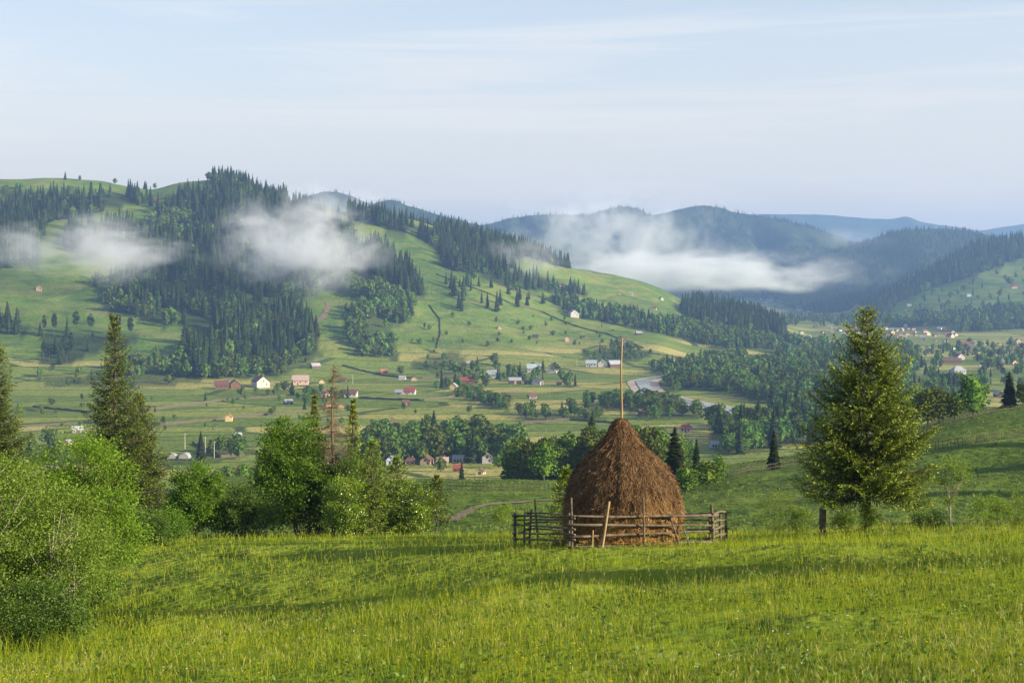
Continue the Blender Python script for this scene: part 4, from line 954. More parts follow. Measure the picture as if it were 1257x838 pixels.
for s in range(segs):
    t = s / (segs - 1) - .3
    zz = np.clip(z - L * t * np.cos(ang), -.1, 3.96); ax_ = a + L * t * np.sin(ang) / np.maximum(hay_r(zz), .3)
    lift = .012 + .05 * r.random(n) * (1 if s in (0, segs - 1) else .3) + np.where(r.random(n) < .08, .10, 0) * (s == segs - 1)
    rr_ = np.maximum(hay_r(zz) + hay_off(ax_, zz) * np.clip(hay_r(zz), 0, 1), .02) + lift
    pts.append(np.stack([rr_*np.cos(ax_), rr_*np.sin(ax_), zz], -1))
pts = np.stack(pts, 1)
wd = (.002 + .0045 * r.random(n))[:, None, None]
tan = np.gradient(pts, axis=1); nrm = np.stack([np.cos(a), np.sin(a), 0*a], -1)[:, None, :]
sd_ = np.cross(tan, np.broadcast_to(nrm, tan.shape) + .22 * r.standard_normal((n, 1, 3))); sd_ /= np.linalg.norm(sd_, axis=2)[..., None] + 1e-9
V = np.stack([pts - sd_ * wd, pts + sd_ * wd], 2).reshape(-1, 3)
b0 = np.arange(n)[:, None] * (segs * 2) + np.arange(segs - 1)[None, :] * 2
Fq = np.stack([b0, b0 + 1, b0 + 3, b0 + 2], -1).reshape(-1, 4)
# loose hay fallen round the foot and stray stalks standing off the surface
ng = 3500; ag = r.random(ng) * 6.28; rg = 1.62 + .55 * r.random(ng) ** 2; lg = .10 + .25 * r.random(ng); dg = r.random(ng) * 6.28
xg, yg = rg * np.cos(ag), rg * np.sin(ag); zg = ground(HC[0] + xg, HC[1] + yg) - HC[2] + .03 + .10 * r.random(ng)
pA = np.stack([xg, yg, zg], -1); pB = pA + np.stack([lg*np.cos(dg), lg*np.sin(dg), .12 * r.standard_normal(ng)], -1); sg = np.stack([-np.sin(dg), np.cos(dg), .6 * r.standard_normal(ng)], -1) * .006
Vg = np.stack([pA - sg, pA + sg, pB + sg, pB - sg], 1).reshape(-1, 3); Fq = np.concatenate([Fq, np.arange(ng * 4).reshape(-1, 4) + len(V)]); V = np.concatenate([V, Vg])
o_ = tag(obj('hay_strands', mesh_from('hay_strands', V, [Fq], [M_STRAND]), hs), kind='stuff')
mb = MB(); zz = np.linspace(3.0, 6.45, 9); mb.tube(np.stack([.02*np.sin(zz*2) + .012*(zz-3), .01*np.cos(zz*2.3), zz], -1), np.linspace(.044, .024, 9), 8, 0, .06)
mb.build('pole', [M_WOOD_PALE], hs, True)

# ------------------------------------------------------------------ pole fence round the haystack
fe = empty('pole_fence', gp(762, 43.2)); tag(fe, 'low grey fence of crooked poles enclosing the haystack', 'fence')
F0 = np.array(fe.location)
def on(x, y, h): return np.array([x, y, float(ground(x, y)) + h]) - F0
def wobble(p, q, n, amp, rr):
    t = np.linspace(0, 1, n)[:, None]; d = np.array(p) * (1 - t) + np.array(q) * t
    ph = rr.random(3) * 6.28
    d[:, 2] += amp * np.sin(t[:, 0] * 5 + ph[0]) * 1.0 + .5 * amp * np.sin(t[:, 0] * 11 + ph[1]); d[:, 1] += amp * np.sin(t[:, 0] * 4 + ph[2])
    return d
rr = np.random.default_rng(33); rid = 0
def rail(p, q, r0=.042, r1=.030, n=9, amp=.018, mat=M_WOOD, over=.15):
    global rid; rid += 1
    p, q = np.array(p), np.array(q); d = (q - p) / np.linalg.norm(q - p); p = p - d * over; q = q + d * over
    mb = MB(); mb.tube(wobble(p, q, n, amp, rr), np.linspace(r0, r1, n), 6, 0, .13, rid); mb.build('rail', [mat], fe, True)
def post(x, y, h, r=.045, lean=(0, 0), low=.3, name='post', mat=M_WOOD):
    global rid; rid += 1
    b0, t0 = on(x, y, -low), on(x + lean[0], y + lean[1], h); t0[2] = on(x, y, h)[2]
    mb = MB(); mb.tube(wobble(b0, t0, 7, .010, rr), np.linspace(r, r * .75, 7), 6, 0, .1, rid); mb.build(name, [mat], fe, True)
fA, fB, fC, fD, fE = (.09, 44.7), (1.78, 41.5), (6.15, 42.9), (7.05, 46.3), (.55, 46.7)
def side(p, q, hs_, thin=1.0, over=.15, jit=.04):
    for h in hs_:
        a_, b_ = h + jit * rr.standard_normal(), h + jit * rr.standard_normal()
        fl = rr.random() < .5
        P1, P2 = on(*p, a_), on(*q, b_)
        rail(P2 if fl else P1, P1 if fl else P2, .046 * thin, .030 * thin, over=over)
side(fA, fB, [.98, .86, .66, .44, .24], .8)
side(fB, fC, [.92, .66, .42, .10])
side(fC, fD, [1.02, .80, .52, .28], .95, .1)
side(fE, fA, [.95, .7, .45, .2], .8)
mE = ((fD[0] + fE[0]) / 2, (fD[1] + fE[1]) / 2 + .15)
side(fD, mE, [1.0, .72, .42, .15], .85); side(mE, fE, [1.0, .72, .42, .15], .85)
post(*fA, 1.10, .06); post(.83, 43.35, 1.45, .038, (-.13, .05)); post(*fB, 1.50, .042, (-.03, 0)); post(1.69, 41.62, 1.05, .04)
post(3.95, 42.05, 1.48, .036, (-.02, 0)); post(*fC, 1.28, .065, (-.06, 0)); post(6.05, 43.05, .95, .045); post(6.62, 44.7, .98, .05); post(*fD, 1.05, .055)
post(mE[0], mE[1], 1.1, .05); post(*fE, 1.15, .05, (.1, 0)); post(.4, 45.6, 1.0, .045)
post(2.62, 41.55, 1.30, .048, (.28, .35), name='brace', mat=M_WOOD_PALE)
post(5.15, 42.35, 1.0, .035, (-.40, .2), name='brace'); post(5.45, 42.3, .55, .035, (-.28, .15), name='brace'); post(2.35, 41.55, .5, .03, (.05, .1), name='brace', mat=M_WOOD_PALE)

# weathered stump post by the lone spruce
mb = MB(); mb.tube([(0, 0, -.3), (.005, 0, 0), (-.005, .005, .5), (0, 0, .93), (.01, 0, .95)], [.125, .125, .118, .115, .105], 8, 0, .06, 3)
o = mb.build('wooden_post', [M_WOOD], None); o.location = gp(1010, 46.5); tag(o, 'thick weathered wooden post standing alone left of the lone spruce', 'post')

# trees just outside the right edge: their long shadows lie across the meadow
for (X, Y, h, kd, lb) in [(31.5, 20.8, 14.5, 's', 'tall spruce nearest the meadow outside the right edge of the view'),
        (43, 15.5, 12, 's', 'second spruce outside the right edge of the meadow')]:
    put_tree(X, Y, float(ground(X, Y)), h, kd, lb, 'trees outside the right edge of the meadow', lv=1, w=.55)
for k, (X, Y, h) in enumerate([(50, 96, 10), (60, 122, 11), (72, 150, 12), (84, 172, 12)]):
    put_tree(X, Y, float(ground(X, Y)), h, 'b', 'leafy tree of the row shading the right hillside from outside the view', 'row shading the right hillside', lv=1)
# ------------------------------------------------------------------ meadow grass
def mat_grass(name, stops, transl=.45):
    m, nt, out = newmat(name); g = NT(nt)
    ge = g.n('ShaderNodeNewGeometry')
    big = g.noise(ge.outputs['Position'], .22, 4, .6)
    f = g.math('ADD', g.math('MULTIPLY', ge.outputs['Random Per Island'], .55), g.math('MULTIPLY', g.math('SUBTRACT', big, .25), .95))
    col = g.ramp(f, stops)
    b = g.n('ShaderNodeBsdfPrincipled'); b.inputs['Roughness'].default_value = .6; b.inputs['Specular IOR Level'].default_value = .2; g.l(col, b.inputs['Base Color'])
    t = g.n('ShaderNodeBsdfTranslucent'); g.l(col, t.inputs['Color'])
    mx = g.n('ShaderNodeMixShader'); mx.inputs[0].default_value = transl
    g.l(b.outputs[0], mx.inputs[1]); g.l(t.outputs[0], mx.inputs[2]); g.l(mx.outputs[0], out.inputs[0]); return m
M_GRASS = mat_grass('meadow_grass', [(.0, (.062, .125, .006)), (.3, (.155, .23, .008)), (.6, (.27, .33, .012)), (.85, (.38, .40, .03)), (1, (.46, .44, .07))])
M_SEED = mat_grass('seed_heads', [(0, (.20, .22, .04)), (.5, (.29, .28, .07)), (1, (.38, .34, .12))], .3)
r = np.random.default_rng(55)
def blades(px, Y, H, Wd, bend, r):
    n = len(px); X = (px - CX) / F * Y; Zg = ground(X, Y)
    a = r.random(n) * 6.28; d = np.stack([np.cos(a), np.sin(a), 0*a], -1); s = np.stack([-np.sin(a), np.cos(a), 0*a], -1)
    fa = r.random(n) * 6.28; s = np.stack([np.cos(fa), np.sin(fa), 0*a], -1)
    B = np.stack([X, Y, Zg - .03], -1); Hc = H[:, None]; w = Wd[:, None] / 2; up = np.array([0, 0, 1.0])
    m_ = B + up * Hc * .55 + d * Hc * .18 * bend[:, None]; T = B + up * Hc * (1 - .18 * bend[:, None]**2) + d * Hc * .62 * bend[:, None]
    V = np.stack([B - s*w, B + s*w, m_ + s*w*.85, m_ - s*w*.85, T], 1).reshape(-1, 3)
    k = np.arange(n)[:, None] * 5
    return V, k + np.array([[0, 1, 2, 3]]), k + np.array([[3, 2, 4]]), T
def sample(n, y0, y1, pw, r, x0=-420, x1=1900):
    u = r.random(n); q = 1 - pw
    Y = (y0**q + (y1**q - y0**q) * u) ** (1 / q)
    return x0 + (x1 - x0) * r.random(n), Y
n = 260000
px, Y = sample(n, 6.5, 64, 1.35, r)
X = (px - CX) / F * Y
tall = np.clip(.5 + 1.1 * fbm(X / 3.2, Y / 3.2, 61, 3), .1, 1.2)
tuft = np.clip(fbm(X / .55, Y / .55, 62, 2) + .15, -.3, .6)
H = (.10 + .14 * tall + .16 * np.maximum(tuft, 0)) * (.6 + .8 * r.random(n))
# longer lush growth along the terrace edge and round the fence and thicket
tl_ = terrace_line(px); nearline = np.exp(-((Y - tl_) / 1.1)**2) * (px < 640)
H *= 1 + .55 * nearline
thick = np.exp(-((px - 60) / 130)**2 - ((Y - 31) / 7)**2); H *= 1 + .8 * thick
Wd = np.maximum(.0045, Y * .00027) * (.7 + .7 * r.random(n)) * (1 + .4 * nearline)
keep = np.hypot(X - HC[0], Y - HC[1]) > 1.55
V, F4, F3, T = blades(px[keep], Y[keep], H[keep], Wd[keep], (.25 + .75 * r.random(n))[keep], r)
tag(obj('grass', mesh_from('grass', V, [F4, F3], [M_GRASS])), 'tall sunlit yellow green meadow grass', 'grass', kind='stuff')
# rough tufts on the slopes beyond the crest
n = 45000
px, Y = sample(n, 62, 330, 1.01, r); X = (px - CX) / F * Y
k_ = fbm(X / 14, Y / 14, 91, 4) > -.12; px, Y = px[k_], Y[k_]; n = len(px); X = X[k_]
H = (.10 + .18 * r.random(n)) * (1 + .5 * (fbm(X / 5, Y / 5, 92, 2) > .2)); V, F4, F3, T = blades(px, Y, H, Y * .0011 * (.5 + r.random(n)), .5 + .5 * r.random(n), r)
M_ROUGH = mat_grass('rough_pasture_grass', [(0, (.07, .115, .014)), (.5, (.095, .14, .018)), (1, (.13, .165, .03))], .35)
tag(obj('pasture_grass', mesh_from('pasture_grass', V, [F4, F3], [M_ROUGH])), 'rough green pasture grass on the slopes beyond the crest', 'grass', kind='stuff')
# flowering stalks with pale seed heads
n = 22000
px, Y = sample(n, 7, 60, 1.3, r); X = (px - CX) / F * Y
k_ = (np.hypot(X - HC[0], Y - HC[1]) > 1.9) & (fbm(X / 2.6, Y / 2.6, 71, 3) > -.12); px, Y, X = px[k_], Y[k_], X[k_]; n = len(px)
H = .26 + .26 * r.random(n); Wd = np.maximum(.0028, Y * .00022) * np.ones(n)
V, F4, F3, T = blades(px, Y, H, Wd, .10 + .35 * r.random(n), r)
reps = 3
Pq = np.repeat(T, reps, 0) - np.array([0, 0, .10]) * r.random((n * reps, 1)); D = np.stack([.35*r.standard_normal(n*reps), .35*r.standard_normal(n*reps), np.full(n*reps, .9)], -1)
Ls = (.05 + .06 * r.random(n * reps)); V2, Fk = kites(Pq, D, Ls, np.maximum(.006, np.repeat(Y, reps) * .0003), r.random(n*reps) * 6.28)
me = mesh_from('seed_stalks', np.concatenate([V, V2]), [F4, Fk + len(V), F3], [M_GRASS, M_SEED], np.concatenate([np.zeros(len(F4), int), np.ones(len(Fk), int), np.zeros(len(F3), int)]))
tag(obj('seed_stalks', me), 'pale seed heads swaying above the meadow grass', 'seed heads', kind='stuff')
# broad leaved herbs
n = 26000
px, Y = sample(n, 7, 50, 1.5, r); X = (px - CX) / F * Y
pr = .25 + .6 * np.exp(-((Y - terrace_line(px)) / 1.0)**2) * (px < 640) + .9 * np.exp(-((px - 60) / 150)**2 - ((Y - 29) / 7)**2) + .5 * (fbm(X / 1.7, Y / 1.7, 77, 2) > .25)
k_ = (r.random(n) < pr) & (np.hypot(X - HC[0], Y - HC[1]) > 1.9); px, Y, X = px[k_], Y[k_], X[k_]; n = len(px)
reps = 5; Pq = np.repeat(np.stack([X, Y, ground(X, Y)], -1), reps, 0) + np.concatenate([.10 * r.standard_normal((n*reps, 2)), .05 + .25 * r.random((n*reps, 1))], 1)
D = r.standard_normal((n*reps, 3)) * np.array([1, 1, .5]) + np.array([0, 0, .45]); Ls = (.03 + .06 * r.random(n*reps))
V2, Fk = kites(Pq, D, Ls, Ls * .5, r.standard_normal(n*reps) * .6, .08)
M_HERB = mat_leaf('herb_leaves', (.045, .10, .010), (.12, .20, .02), .35)
tag(obj('herbs', mesh_from('herbs', V2, [Fk], [M_HERB])), 'broad leaved green herbs among the meadow grass', 'herbs', kind='stuff')
# wild flowers
def flowers(name, n, col1, col2, size, label, seed, bias):
    r = np.random.default_rng(seed); px, Y = sample(n, 8, 50, 1.7, r); X = (px - CX) / F * Y
    k_ = fbm(X / 2.2, Y / 2.2, seed, 2) > bias; px, Y, X = px[k_], Y[k_], X[k_]; n = len(px)
    z = ground(X, Y) + .22 + .26 * r.random(n); P = np.stack([X, Y, z], -1)
    mb = MB(); q = 6; a = np.tile(np.linspace(0, 2*np.pi, q, endpoint=False), n)
    D = np.stack([np.cos(a), np.sin(a), .55 + .5 * r.random(n*q)], -1); s = np.repeat(np.maximum(size, Y * .0006) * (.7 + .6 * r.random(n)), q)
    V, Fk = kites(np.repeat(P, q, 0), D, s, s * .8, 0 * s); mb.add(V, Fk, 0)
    st = np.stack([P + [-.002, 0, 0], P + [.002, 0, 0], P + [.002, 0, -.3], P + [-.002, 0, -.3]], 1).reshape(-1, 3); mb.add(st, np.arange(n*4).reshape(-1, 4), 1)
    o = mb.build(name, [mat_simple(name + '_petals', col1, col2, 3, .7), M_GRASS]); tag(o, label, 'flowers', kind='stuff')
flowers('yellow_flowers', 4800, (.55, .38, .01), (.70, .50, .02), .014, 'small yellow wild flowers dotted through the meadow', 5, .0)
flowers('white_flowers', 700, (.6, .6, .55), (.75, .75, .70), .016, 'small white wild flowers in loose patches of the meadow', 6, .18)
flowers('purple_flowers', 320, (.25, .08, .20), (.38, .16, .30), .018, 'few purple clover heads low in the meadow', 7, .1)
# ------------------------------------------------------------------ drifting fog
def fog(px, py, Y, wpx, hpx, depth, D, seed, label, nscale=70.0, thr=.30, rz=0.0, stretch=(1, 1, 1), edge=1.5, bank=False):
    bm_n, bm_m = 24, 14
    th = np.linspace(0, 2*np.pi, bm_n, endpoint=False); ph = np.linspace(0, np.pi, bm_m)[1:-1]
    V = [(0, 0, 1.0)] + [(math.sin(b_)*math.cos(a_), math.sin(b_)*math.sin(a_), math.cos(b_)) for b_ in ph for a_ in th] + [(0, 0, -1.0)]
    k = bm_m - 2; q = []; t3 = []
    for j in range(k - 1):
        for i in range(bm_n): q.append((1+j*bm_n+i, 1+(j+1)*bm_n+i, 1+(j+1)*bm_n+(i+1) % bm_n, 1+j*bm_n+(i+1) % bm_n))
    for i in range(bm_n):
        t3.append((0, 1+i, 1+(i+1) % bm_n)); t3.append((len(V)-1, 1+(k-1)*bm_n+(i+1) % bm_n, 1+(k-1)*bm_n+i))
    if bank:   # a long box-shaped bank
        e = 1.0; V = [(-e,-e,-e),(e,-e,-e),(e,e,-e),(-e,e,-e),(-e,-e,e),(e,-e,e),(e,e,e),(-e,e,e)]
        q = [(0,3,2,1),(4,5,6,7),(0,1,5,4),(1,2,6,5),(2,3,7,6),(3,0,4,7)]; t3 = []
    m, nt, out = newmat('fog'); g = NT(nt)
    tc = g.n('ShaderNodeTexCoord'); ln = g.n('ShaderNodeVectorMath', operation='LENGTH'); g.l(tc.outputs['Object'], ln.inputs[0])
    W_, H_ = wpx / 2 / F * Y, hpx / 2 / F * Y
    wv = g.n('ShaderNodeVectorMath', operation='MULTIPLY'); g.l(tc.outputs['Object'], wv.inputs[0]); wv.inputs[1].default_value = (W_ * stretch[0], depth / 2 * stretch[1], H_ * stretch[2])
    off = g.n('ShaderNodeVectorMath', operation='ADD'); g.l(wv.outputs[0], off.inputs[0]); off.inputs[1].default_value = (seed * 131.0, seed * 57.0, 0)
    nz_ = g.noise(off.outputs[0], 1 / nscale, 5, .62, .4)
    nz2 = g.noise(off.outputs[0], 4.3 / nscale, 4, .6)
    fall = g.math('SUBTRACT', 1.0, g.math('POWER', ln.outputs['Value'], edge))
    if bank:
        sx_ = g.n('ShaderNodeSeparateXYZ'); g.l(tc.outputs['Object'], sx_.inputs[0])
        f_ = lambda o_, p_: g.math('SUBTRACT', 1.0, g.math('POWER', g.math('ABSOLUTE', o_), p_))
        zz_ = g.math('ADD', sx_.outputs[2], .35)           # most fog lies low in the bank
        fall = g.math('MULTIPLY', g.math('MULTIPLY', f_(sx_.outputs[0], 2.2), f_(sx_.outputs[1], 2.0)), g.math('MAXIMUM', g.math('SUBTRACT', 1.0, g.math('MULTIPLY', g.math('MULTIPLY', zz_, zz_), .62)), 0.0))
        fall = g.math('MULTIPLY', fall, f_(sx_.outputs[2], 6.0))
    dn = g.math('ADD', g.math('SUBTRACT', g.math('MULTIPLY', fall, .75), thr), g.math('MULTIPLY', g.math('SUBTRACT', nz_, .5), 3.4))
    dn = g.math('ADD', dn, g.math('MULTIPLY', g.math('SUBTRACT', nz2, .5), 1.1))
    dn = g.math('MULTIPLY', g.math('MULTIPLY', g.math('MAXIMUM', g.math('MINIMUM', dn, 1.0), 0.0), g.math('MULTIPLY', g.math('MAXIMUM', fall, 0.0), 1.5)), D)
    pv = g.n('ShaderNodeVolumePrincipled'); pv.inputs['Color'].default_value = (.80, .85, .93, 1); pv.inputs['Anisotropy'].default_value = .0
    g.l(dn, pv.inputs['Density']); g.l(pv.outputs[0], out.inputs['Volume'])
    try: m.cycles.volume_step_rate = .35
    except Exception: pass
    o = obj('fog_bank', mesh_from('fog_bank', V, [np.array(q)] + ([np.array(t3)] if t3 else []), [m])); o.location = at(px, py, Y); o.scale = (W_, depth / 2, H_); o.rotation_euler = (0, 0, rz)
    tag(o, label, 'fog', kind='stuff')
fog(112, 303, 1490, 320, 105, 150, .017, 1, 'ragged fog patch hanging before the upper woods on the left hill', 40, thr=.22, stretch=(.5, .5, 1.0), edge=2)
fog(372, 296, 1540, 260, 160, 170, .024, 9, 'thick white fog patch hanging before the woods right of the first', 42, thr=.28, stretch=(.75, .75, 1.0), edge=2)
fog(330, 322, 1530, 170, 60, 120, .012, 12, 'thin low tail of fog under the thick white patch', 34, thr=.34, stretch=(.6, .6, 1.1), edge=2)
fog(812, 330, 2450, 560, 64, 420, .020, 3, 'long flat fog bank lying over the valley behind the sunny spur', 62, rz=R(12), stretch=(.4, .4, 1.1), thr=.30, bank=True)
fog(745, 298, 2900, 400, 150, 320, .011, 4, 'rising plume of fog above the long flat bank', 70, thr=.36, edge=2)
fog(650, 320, 1950, 230, 70, 160, .009, 5, 'thin fog fringe caught on the end of the wooded spur', 46, thr=.36, edge=2)
fog(1045, 293, 4000, 130, 40, 300, .003, 6, 'thin streak of fog between the far right ridges', 80, thr=.3)
fog(440, 250, 3300, 150, 50, 300, .003, 7, 'thin veil of fog beside the far left ridge', 80, thr=.3)
# ------------------------------------------------------------------ river, track
def ribbon(name, pts, width, lift, mat, label, kind='structure', n=120, wob=0, cat=None):
    P = np.array(pts, float); t = np.concatenate([[0], np.cumsum(np.linalg.norm(np.diff(P, axis=0), axis=1))])
    q = np.linspace(0, t[-1], n); X = pchip(t, P[:, 0], q); Y = pchip(t, P[:, 1], q)
    T = np.gradient(np.stack([X, Y], -1), axis=0); T /= np.linalg.norm(T, axis=1)[:, None]; N = np.stack([-T[:, 1], T[:, 0]], -1)
    ww = width * (1 + wob * fbm(q / (width * 2.5), q * 0, 3, 3)) if wob else np.full(n, width)
    cols = []
    for s in (-.5, -.25, 0, .25, .5):
        x = X + N[:, 0] * ww * s; y = Y + N[:, 1] * ww * s; cols.append(np.stack([x, y, ground(x, y) + lift], -1))
    V = np.stack(cols, 1); i = np.arange(n * 5).reshape(n, 5)
    Fq = np.stack([i[:-1, :-1], i[:-1, 1:], i[1:, 1:], i[1:, :-1]], -1).reshape(-1, 4)
    o = obj(name, mesh_from(name, V.reshape(-1, 3), [Fq], [mat], None, True)); return tag(o, label, cat or name.replace('_', ' '), kind=kind)
m, nt, out = newmat('river_water'); g = NT(nt)
b = g.n('ShaderNodeBsdfPrincipled'); b.inputs['Base Color'].default_value = (.10, .11, .10, 1); b.inputs['Roughness'].default_value = .16; b.inputs['Specular IOR Level'].default_value = .6
geo = g.n('ShaderNodeNewGeometry'); bp = g.n('ShaderNodeBump'); bp.inputs['Strength'].default_value = .02; g.l(g.noise(geo.outputs['Position'], .2, 2), bp.inputs['Height']); g.l(bp.outputs[0], b.inputs['Normal'])
g.l(b.outputs[0], out.inputs[0]); M_WATER = m
M_GRAVEL = mat_simple('river_gravel', (.24, .20, .16), (.40, .36, .30), .15, .95, coord='Object')
M_DIRT = mat_simple('dirt', (.085, .068, .042), (.19, .155, .095), .6, .95)
RIV = [((px - CX) / F * Y, Y) for px, Y in RIVER_PX]
ribbon('gravel_bank', RIV, 21, .35, M_GRAVEL, 'pale gravel banks along the winding river', n=260, wob=.5, cat='gravel')
ribbon('river', RIV, 11, .75, M_WATER, 'winding grey river crossing the valley floor', n=260, wob=.25)
trk = [hit(px, py, 82)[:2] for px, py in [(556, 640), (563, 634), (575, 627), (592, 621), (615, 618), (645, 616), (690, 613), (720, 611)]]
ribbon('path', trk, 1.3, .08, M_DIRT, 'curved bare dirt track on the slope behind the fence', n=60, wob=.6)
trk = [hit(px, py, 1150)[:2] for px, py in [(372, 418), (385, 400), (398, 388), (404, 372)]]
ribbon('path', trk, 6, .5, M_DIRT, 'eroded earth track climbing beside the round grove', n=40, wob=.8)

# ------------------------------------------------------------------ houses
HM = {}
def hm(kind, c):
    if (kind, c) not in HM:
        a = np.array(c)
        HM[(kind, c)] = mat_simple(kind, tuple(a * .82), tuple(np.minimum(a * 1.12, .85)), .8, .8 if kind != 'roof' else .6)
    return HM[(kind, c)]
WALL = dict(white=(.47,.46,.43), cream=(.62,.52,.34), pink=(.55,.38,.31), orange=(.42,.24,.11), yellow=(.52,.41,.20), brown=(.15,.085,.05), dark=(.06,.048,.04), grey=(.30,.29,.28), tan=(.38,.28,.18))
ROOF = dict(red=(.22,.055,.05), darkred=(.13,.06,.055), brown=(.11,.07,.055), grey=(.27,.28,.30), pale=(.30,.33,.36), dark=(.05,.045,.045), blue=(.30,.36,.42), rust=(.30,.14,.08), greypink=(.36,.27,.25))
M_GLASS = mat_simple('window_glass', (.03, .035, .04), (.06, .07, .08), 3, .2, spec=.5)
M_DOOR = mat_simple('door_wood', (.10, .055, .03), (.16, .09, .05), 6, .7)
M_BRICK = mat_simple('chimney_brick', (.24, .10, .07), (.33, .16, .11), 12, .9)
def gable_roof(L, Wd, zw, hr, ov=.45, th=.18, hip=0.0):
    """ridge along x"""
    x1 = L/2 + ov; y1 = Wd/2 + ov; ze = zw - hr * ov / (Wd / 2); rx = x1 - hip * Wd / 2
    V = [(-x1,-y1,ze),(x1,-y1,ze),(rx,0,zw+hr),(-rx,0,zw+hr),(-x1,y1,ze),(x1,y1,ze)]
    V2 = [(a, b_, c - th) for a, b_, c in V]
    Fq = [(0,1,2,3),(5,4,3,2)]; Fb = [tuple(6+i for i in reversed(f)) for f in Fq]
    E = [(1,0,6,7),(0,3,9,6),(3,4,10,9),(4,5,11,10),(5,2,8,11),(2,1,7,8)]
    t3 = [(0,3,4),(1,5,2)] if hip else []
    return np.array(V + V2, float), Fq + Fb + E, t3
HOUSES = 0
def house(px, py, wpx, wall='white', roof='grey', face='s', label='', kind='house', hw=.42, hr=.40, ratio=.72, rz=None, group=None, hip=0.0, ymin=330, detail=None, arch=False, name=None):
    """wpx: width across as seen; face 's' shows the long side, 'g' the gable end"""
    global HOUSES; HOUSES += 1; r = random.Random(HOUSES)
    p = hit(px, py, ymin); Wm = wpx * .82 * p[1] / F
    if face == 's': L = Wm; Wd = min(Wm * ratio, 9)
    else: Wd = Wm; L = Wm * (1.2 + .3 * r.random())
    ref = min(L, Wd); zw = max(2.0, hw * ref * 1.15) if kind != 'shed' else max(1.6, hw * ref); hr_ = hr * Wd
    a = (r.uniform(-.25, .25) if rz is None else rz) + (0 if face == 's' else math.pi / 2)
    o = empty(name or {'house': 'house', 'barn': 'barn', 'shed': 'wooden_shed'}[kind], (p[0], p[1], p[2] - .1), a)
    tag(o, label, kind, group)
    wm, rm = hm('wall', WALL[wall]), hm('roof', ROOF[roof])
    mb = MB()
    x, y = L/2, Wd/2
    if arch:
        q = np.linspace(0, np.pi, 13); ring = lambda X_: np.stack([np.full(13, X_), -y*np.cos(q), zw*.0 + y*1.1*np.sin(q)], -1)
        Vr = np.concatenate([ring(-x), ring(x)]); mb.add(Vr, [[i, 13+i, 14+i, i+1] for i in range(12)], 0); mb.build('roof', [rm], o, True)
        m2 = MB()
        for X_ in (-x*.98, x*.98):
            Vq = ring(X_) * np.array([1, .97, .97]); m2.add(np.vstack([Vq, [[X_, 0, 0]]]), [[i, i+1, 13] for i in range(12)], 0)
        m2.build('wall', [wm], o); return o
    V = [(-x,-y,-1.5),(x,-y,-1.5),(x,y,-1.5),(-x,y,-1.5),(-x,-y,zw),(x,-y,zw),(x,y,zw),(-x,y,zw)]
    if not hip:
        hh = hr_ - .2
        mb.add(V + [(-x,0,zw+hh),(x,0,zw+hh)], [(0,1,5,4),(1,2,6,5),(2,3,7,6),(3,0,4,7)], 0)
        mb.add(np.array([V[4],V[7],(-x,0,zw+hh),V[5],V[6],(x,0,zw+hh)]), [(0,2,1),(3,4,5)], 0)
    else: mb.add(V, [(0,1,5,4),(1,2,6,5),(2,3,7,6),(3,0,4,7)], 0)
    mb.build('wall', [wm], o)
    Vr, F4, F3 = gable_roof(L, Wd, zw, hr_, ov=.06 * ref, hip=hip)
    mb = MB(); mb.add(Vr, F4, 0)
    if F3: mb.add(Vr, F3, 0)
    ro = mb.build('roof', [rm], o)
    big = (wpx >= 11) if detail is None else detail
    if big and kind == 'house':
        mb = MB(); mb.box((L*.18, Wd*.1, zw+hr_), (.6, .6, 1.5)); mb.build('chimney', [M_BRICK], ro)
        n = 3 if L > 8 else 2
        for i in range(n):
            mb = MB(); mb.box((-x + L*(i+.5)/n, -y-.02, zw*.55), (.95, .09, 1.15)); mb.build('window', [M_GLASS], o)
        for sx in (-1, 1):
            mb = MB(); mb.box((sx*(x+.02), 0, zw*1.02), (.09, .9, 1.0)); mb.build('window', [M_GLASS], o)
            mb = MB(); mb.box((sx*(x+.02), -y*.5, zw*.5), (.09, .9, 1.1)); mb.build('window', [M_GLASS], o)
        mb = MB(); mb.box((-x + L/n, -y-.03, 1.0), (.95, .08, 2.0)); mb.build('door', [M_DOOR], o)
    elif big:
        mb = MB(); mb.box((0, -y-.03, zw*.45), (min(1.6, L*.3), .08, zw*.9)); mb.build('door', [M_DOOR if wall != 'dark' else hm('wall', WALL['tan'])], o)
        mb = MB(); mb.box((-x-.03, 0, zw*.45), (.08, min(1.4, Wd*.35), zw*.9)); mb.build('door', [M_DOOR], o)
    return o
H_ = house
# farms at the foot of the wooded slope, left
H_(272, 477, 20, 'brown', 'darkred', 's', 'long brown farmhouse with dull red roof, leftmost of the sunny farms', rz=.2)
H_(288, 476, 14, 'brown', 'brown', 'g', 'brown gabled barn joined to the right of the long brown farmhouse', 'barn', rz=.3)
H_(320, 475, 20, 'white', 'brown', 'g', 'white gabled house with steep brown roof between two farms', rz=.5)
H_(369, 472, 24, 'pink', 'greypink', 's', 'wide pale pink house with a grey pink roof', rz=.1)
H_(387, 452, 13, 'brown', 'pale', 's', 'brown barn with pale metal roof, highest at the foot of the slope', 'barn', rz=.5)
H_(395, 470, 8, 'yellow', 'brown', 'g', 'tiny yellow gabled hut right of the wide pink house', 'shed')
H_(421, 468, 10, 'brown', 'darkred', 's', 'small red brown shed on the meadow behind the dead spruce top', 'shed')
H_(354, 496, 12, 'dark', 'grey', 's', 'dark wooden barn with grey roof on the field edge below the pink house', 'barn', rz=.4)
H_(398, 487, 13, 'cream', 'brown', 'g', 'cream gabled house just left of the dead spruce', rz=-.3)
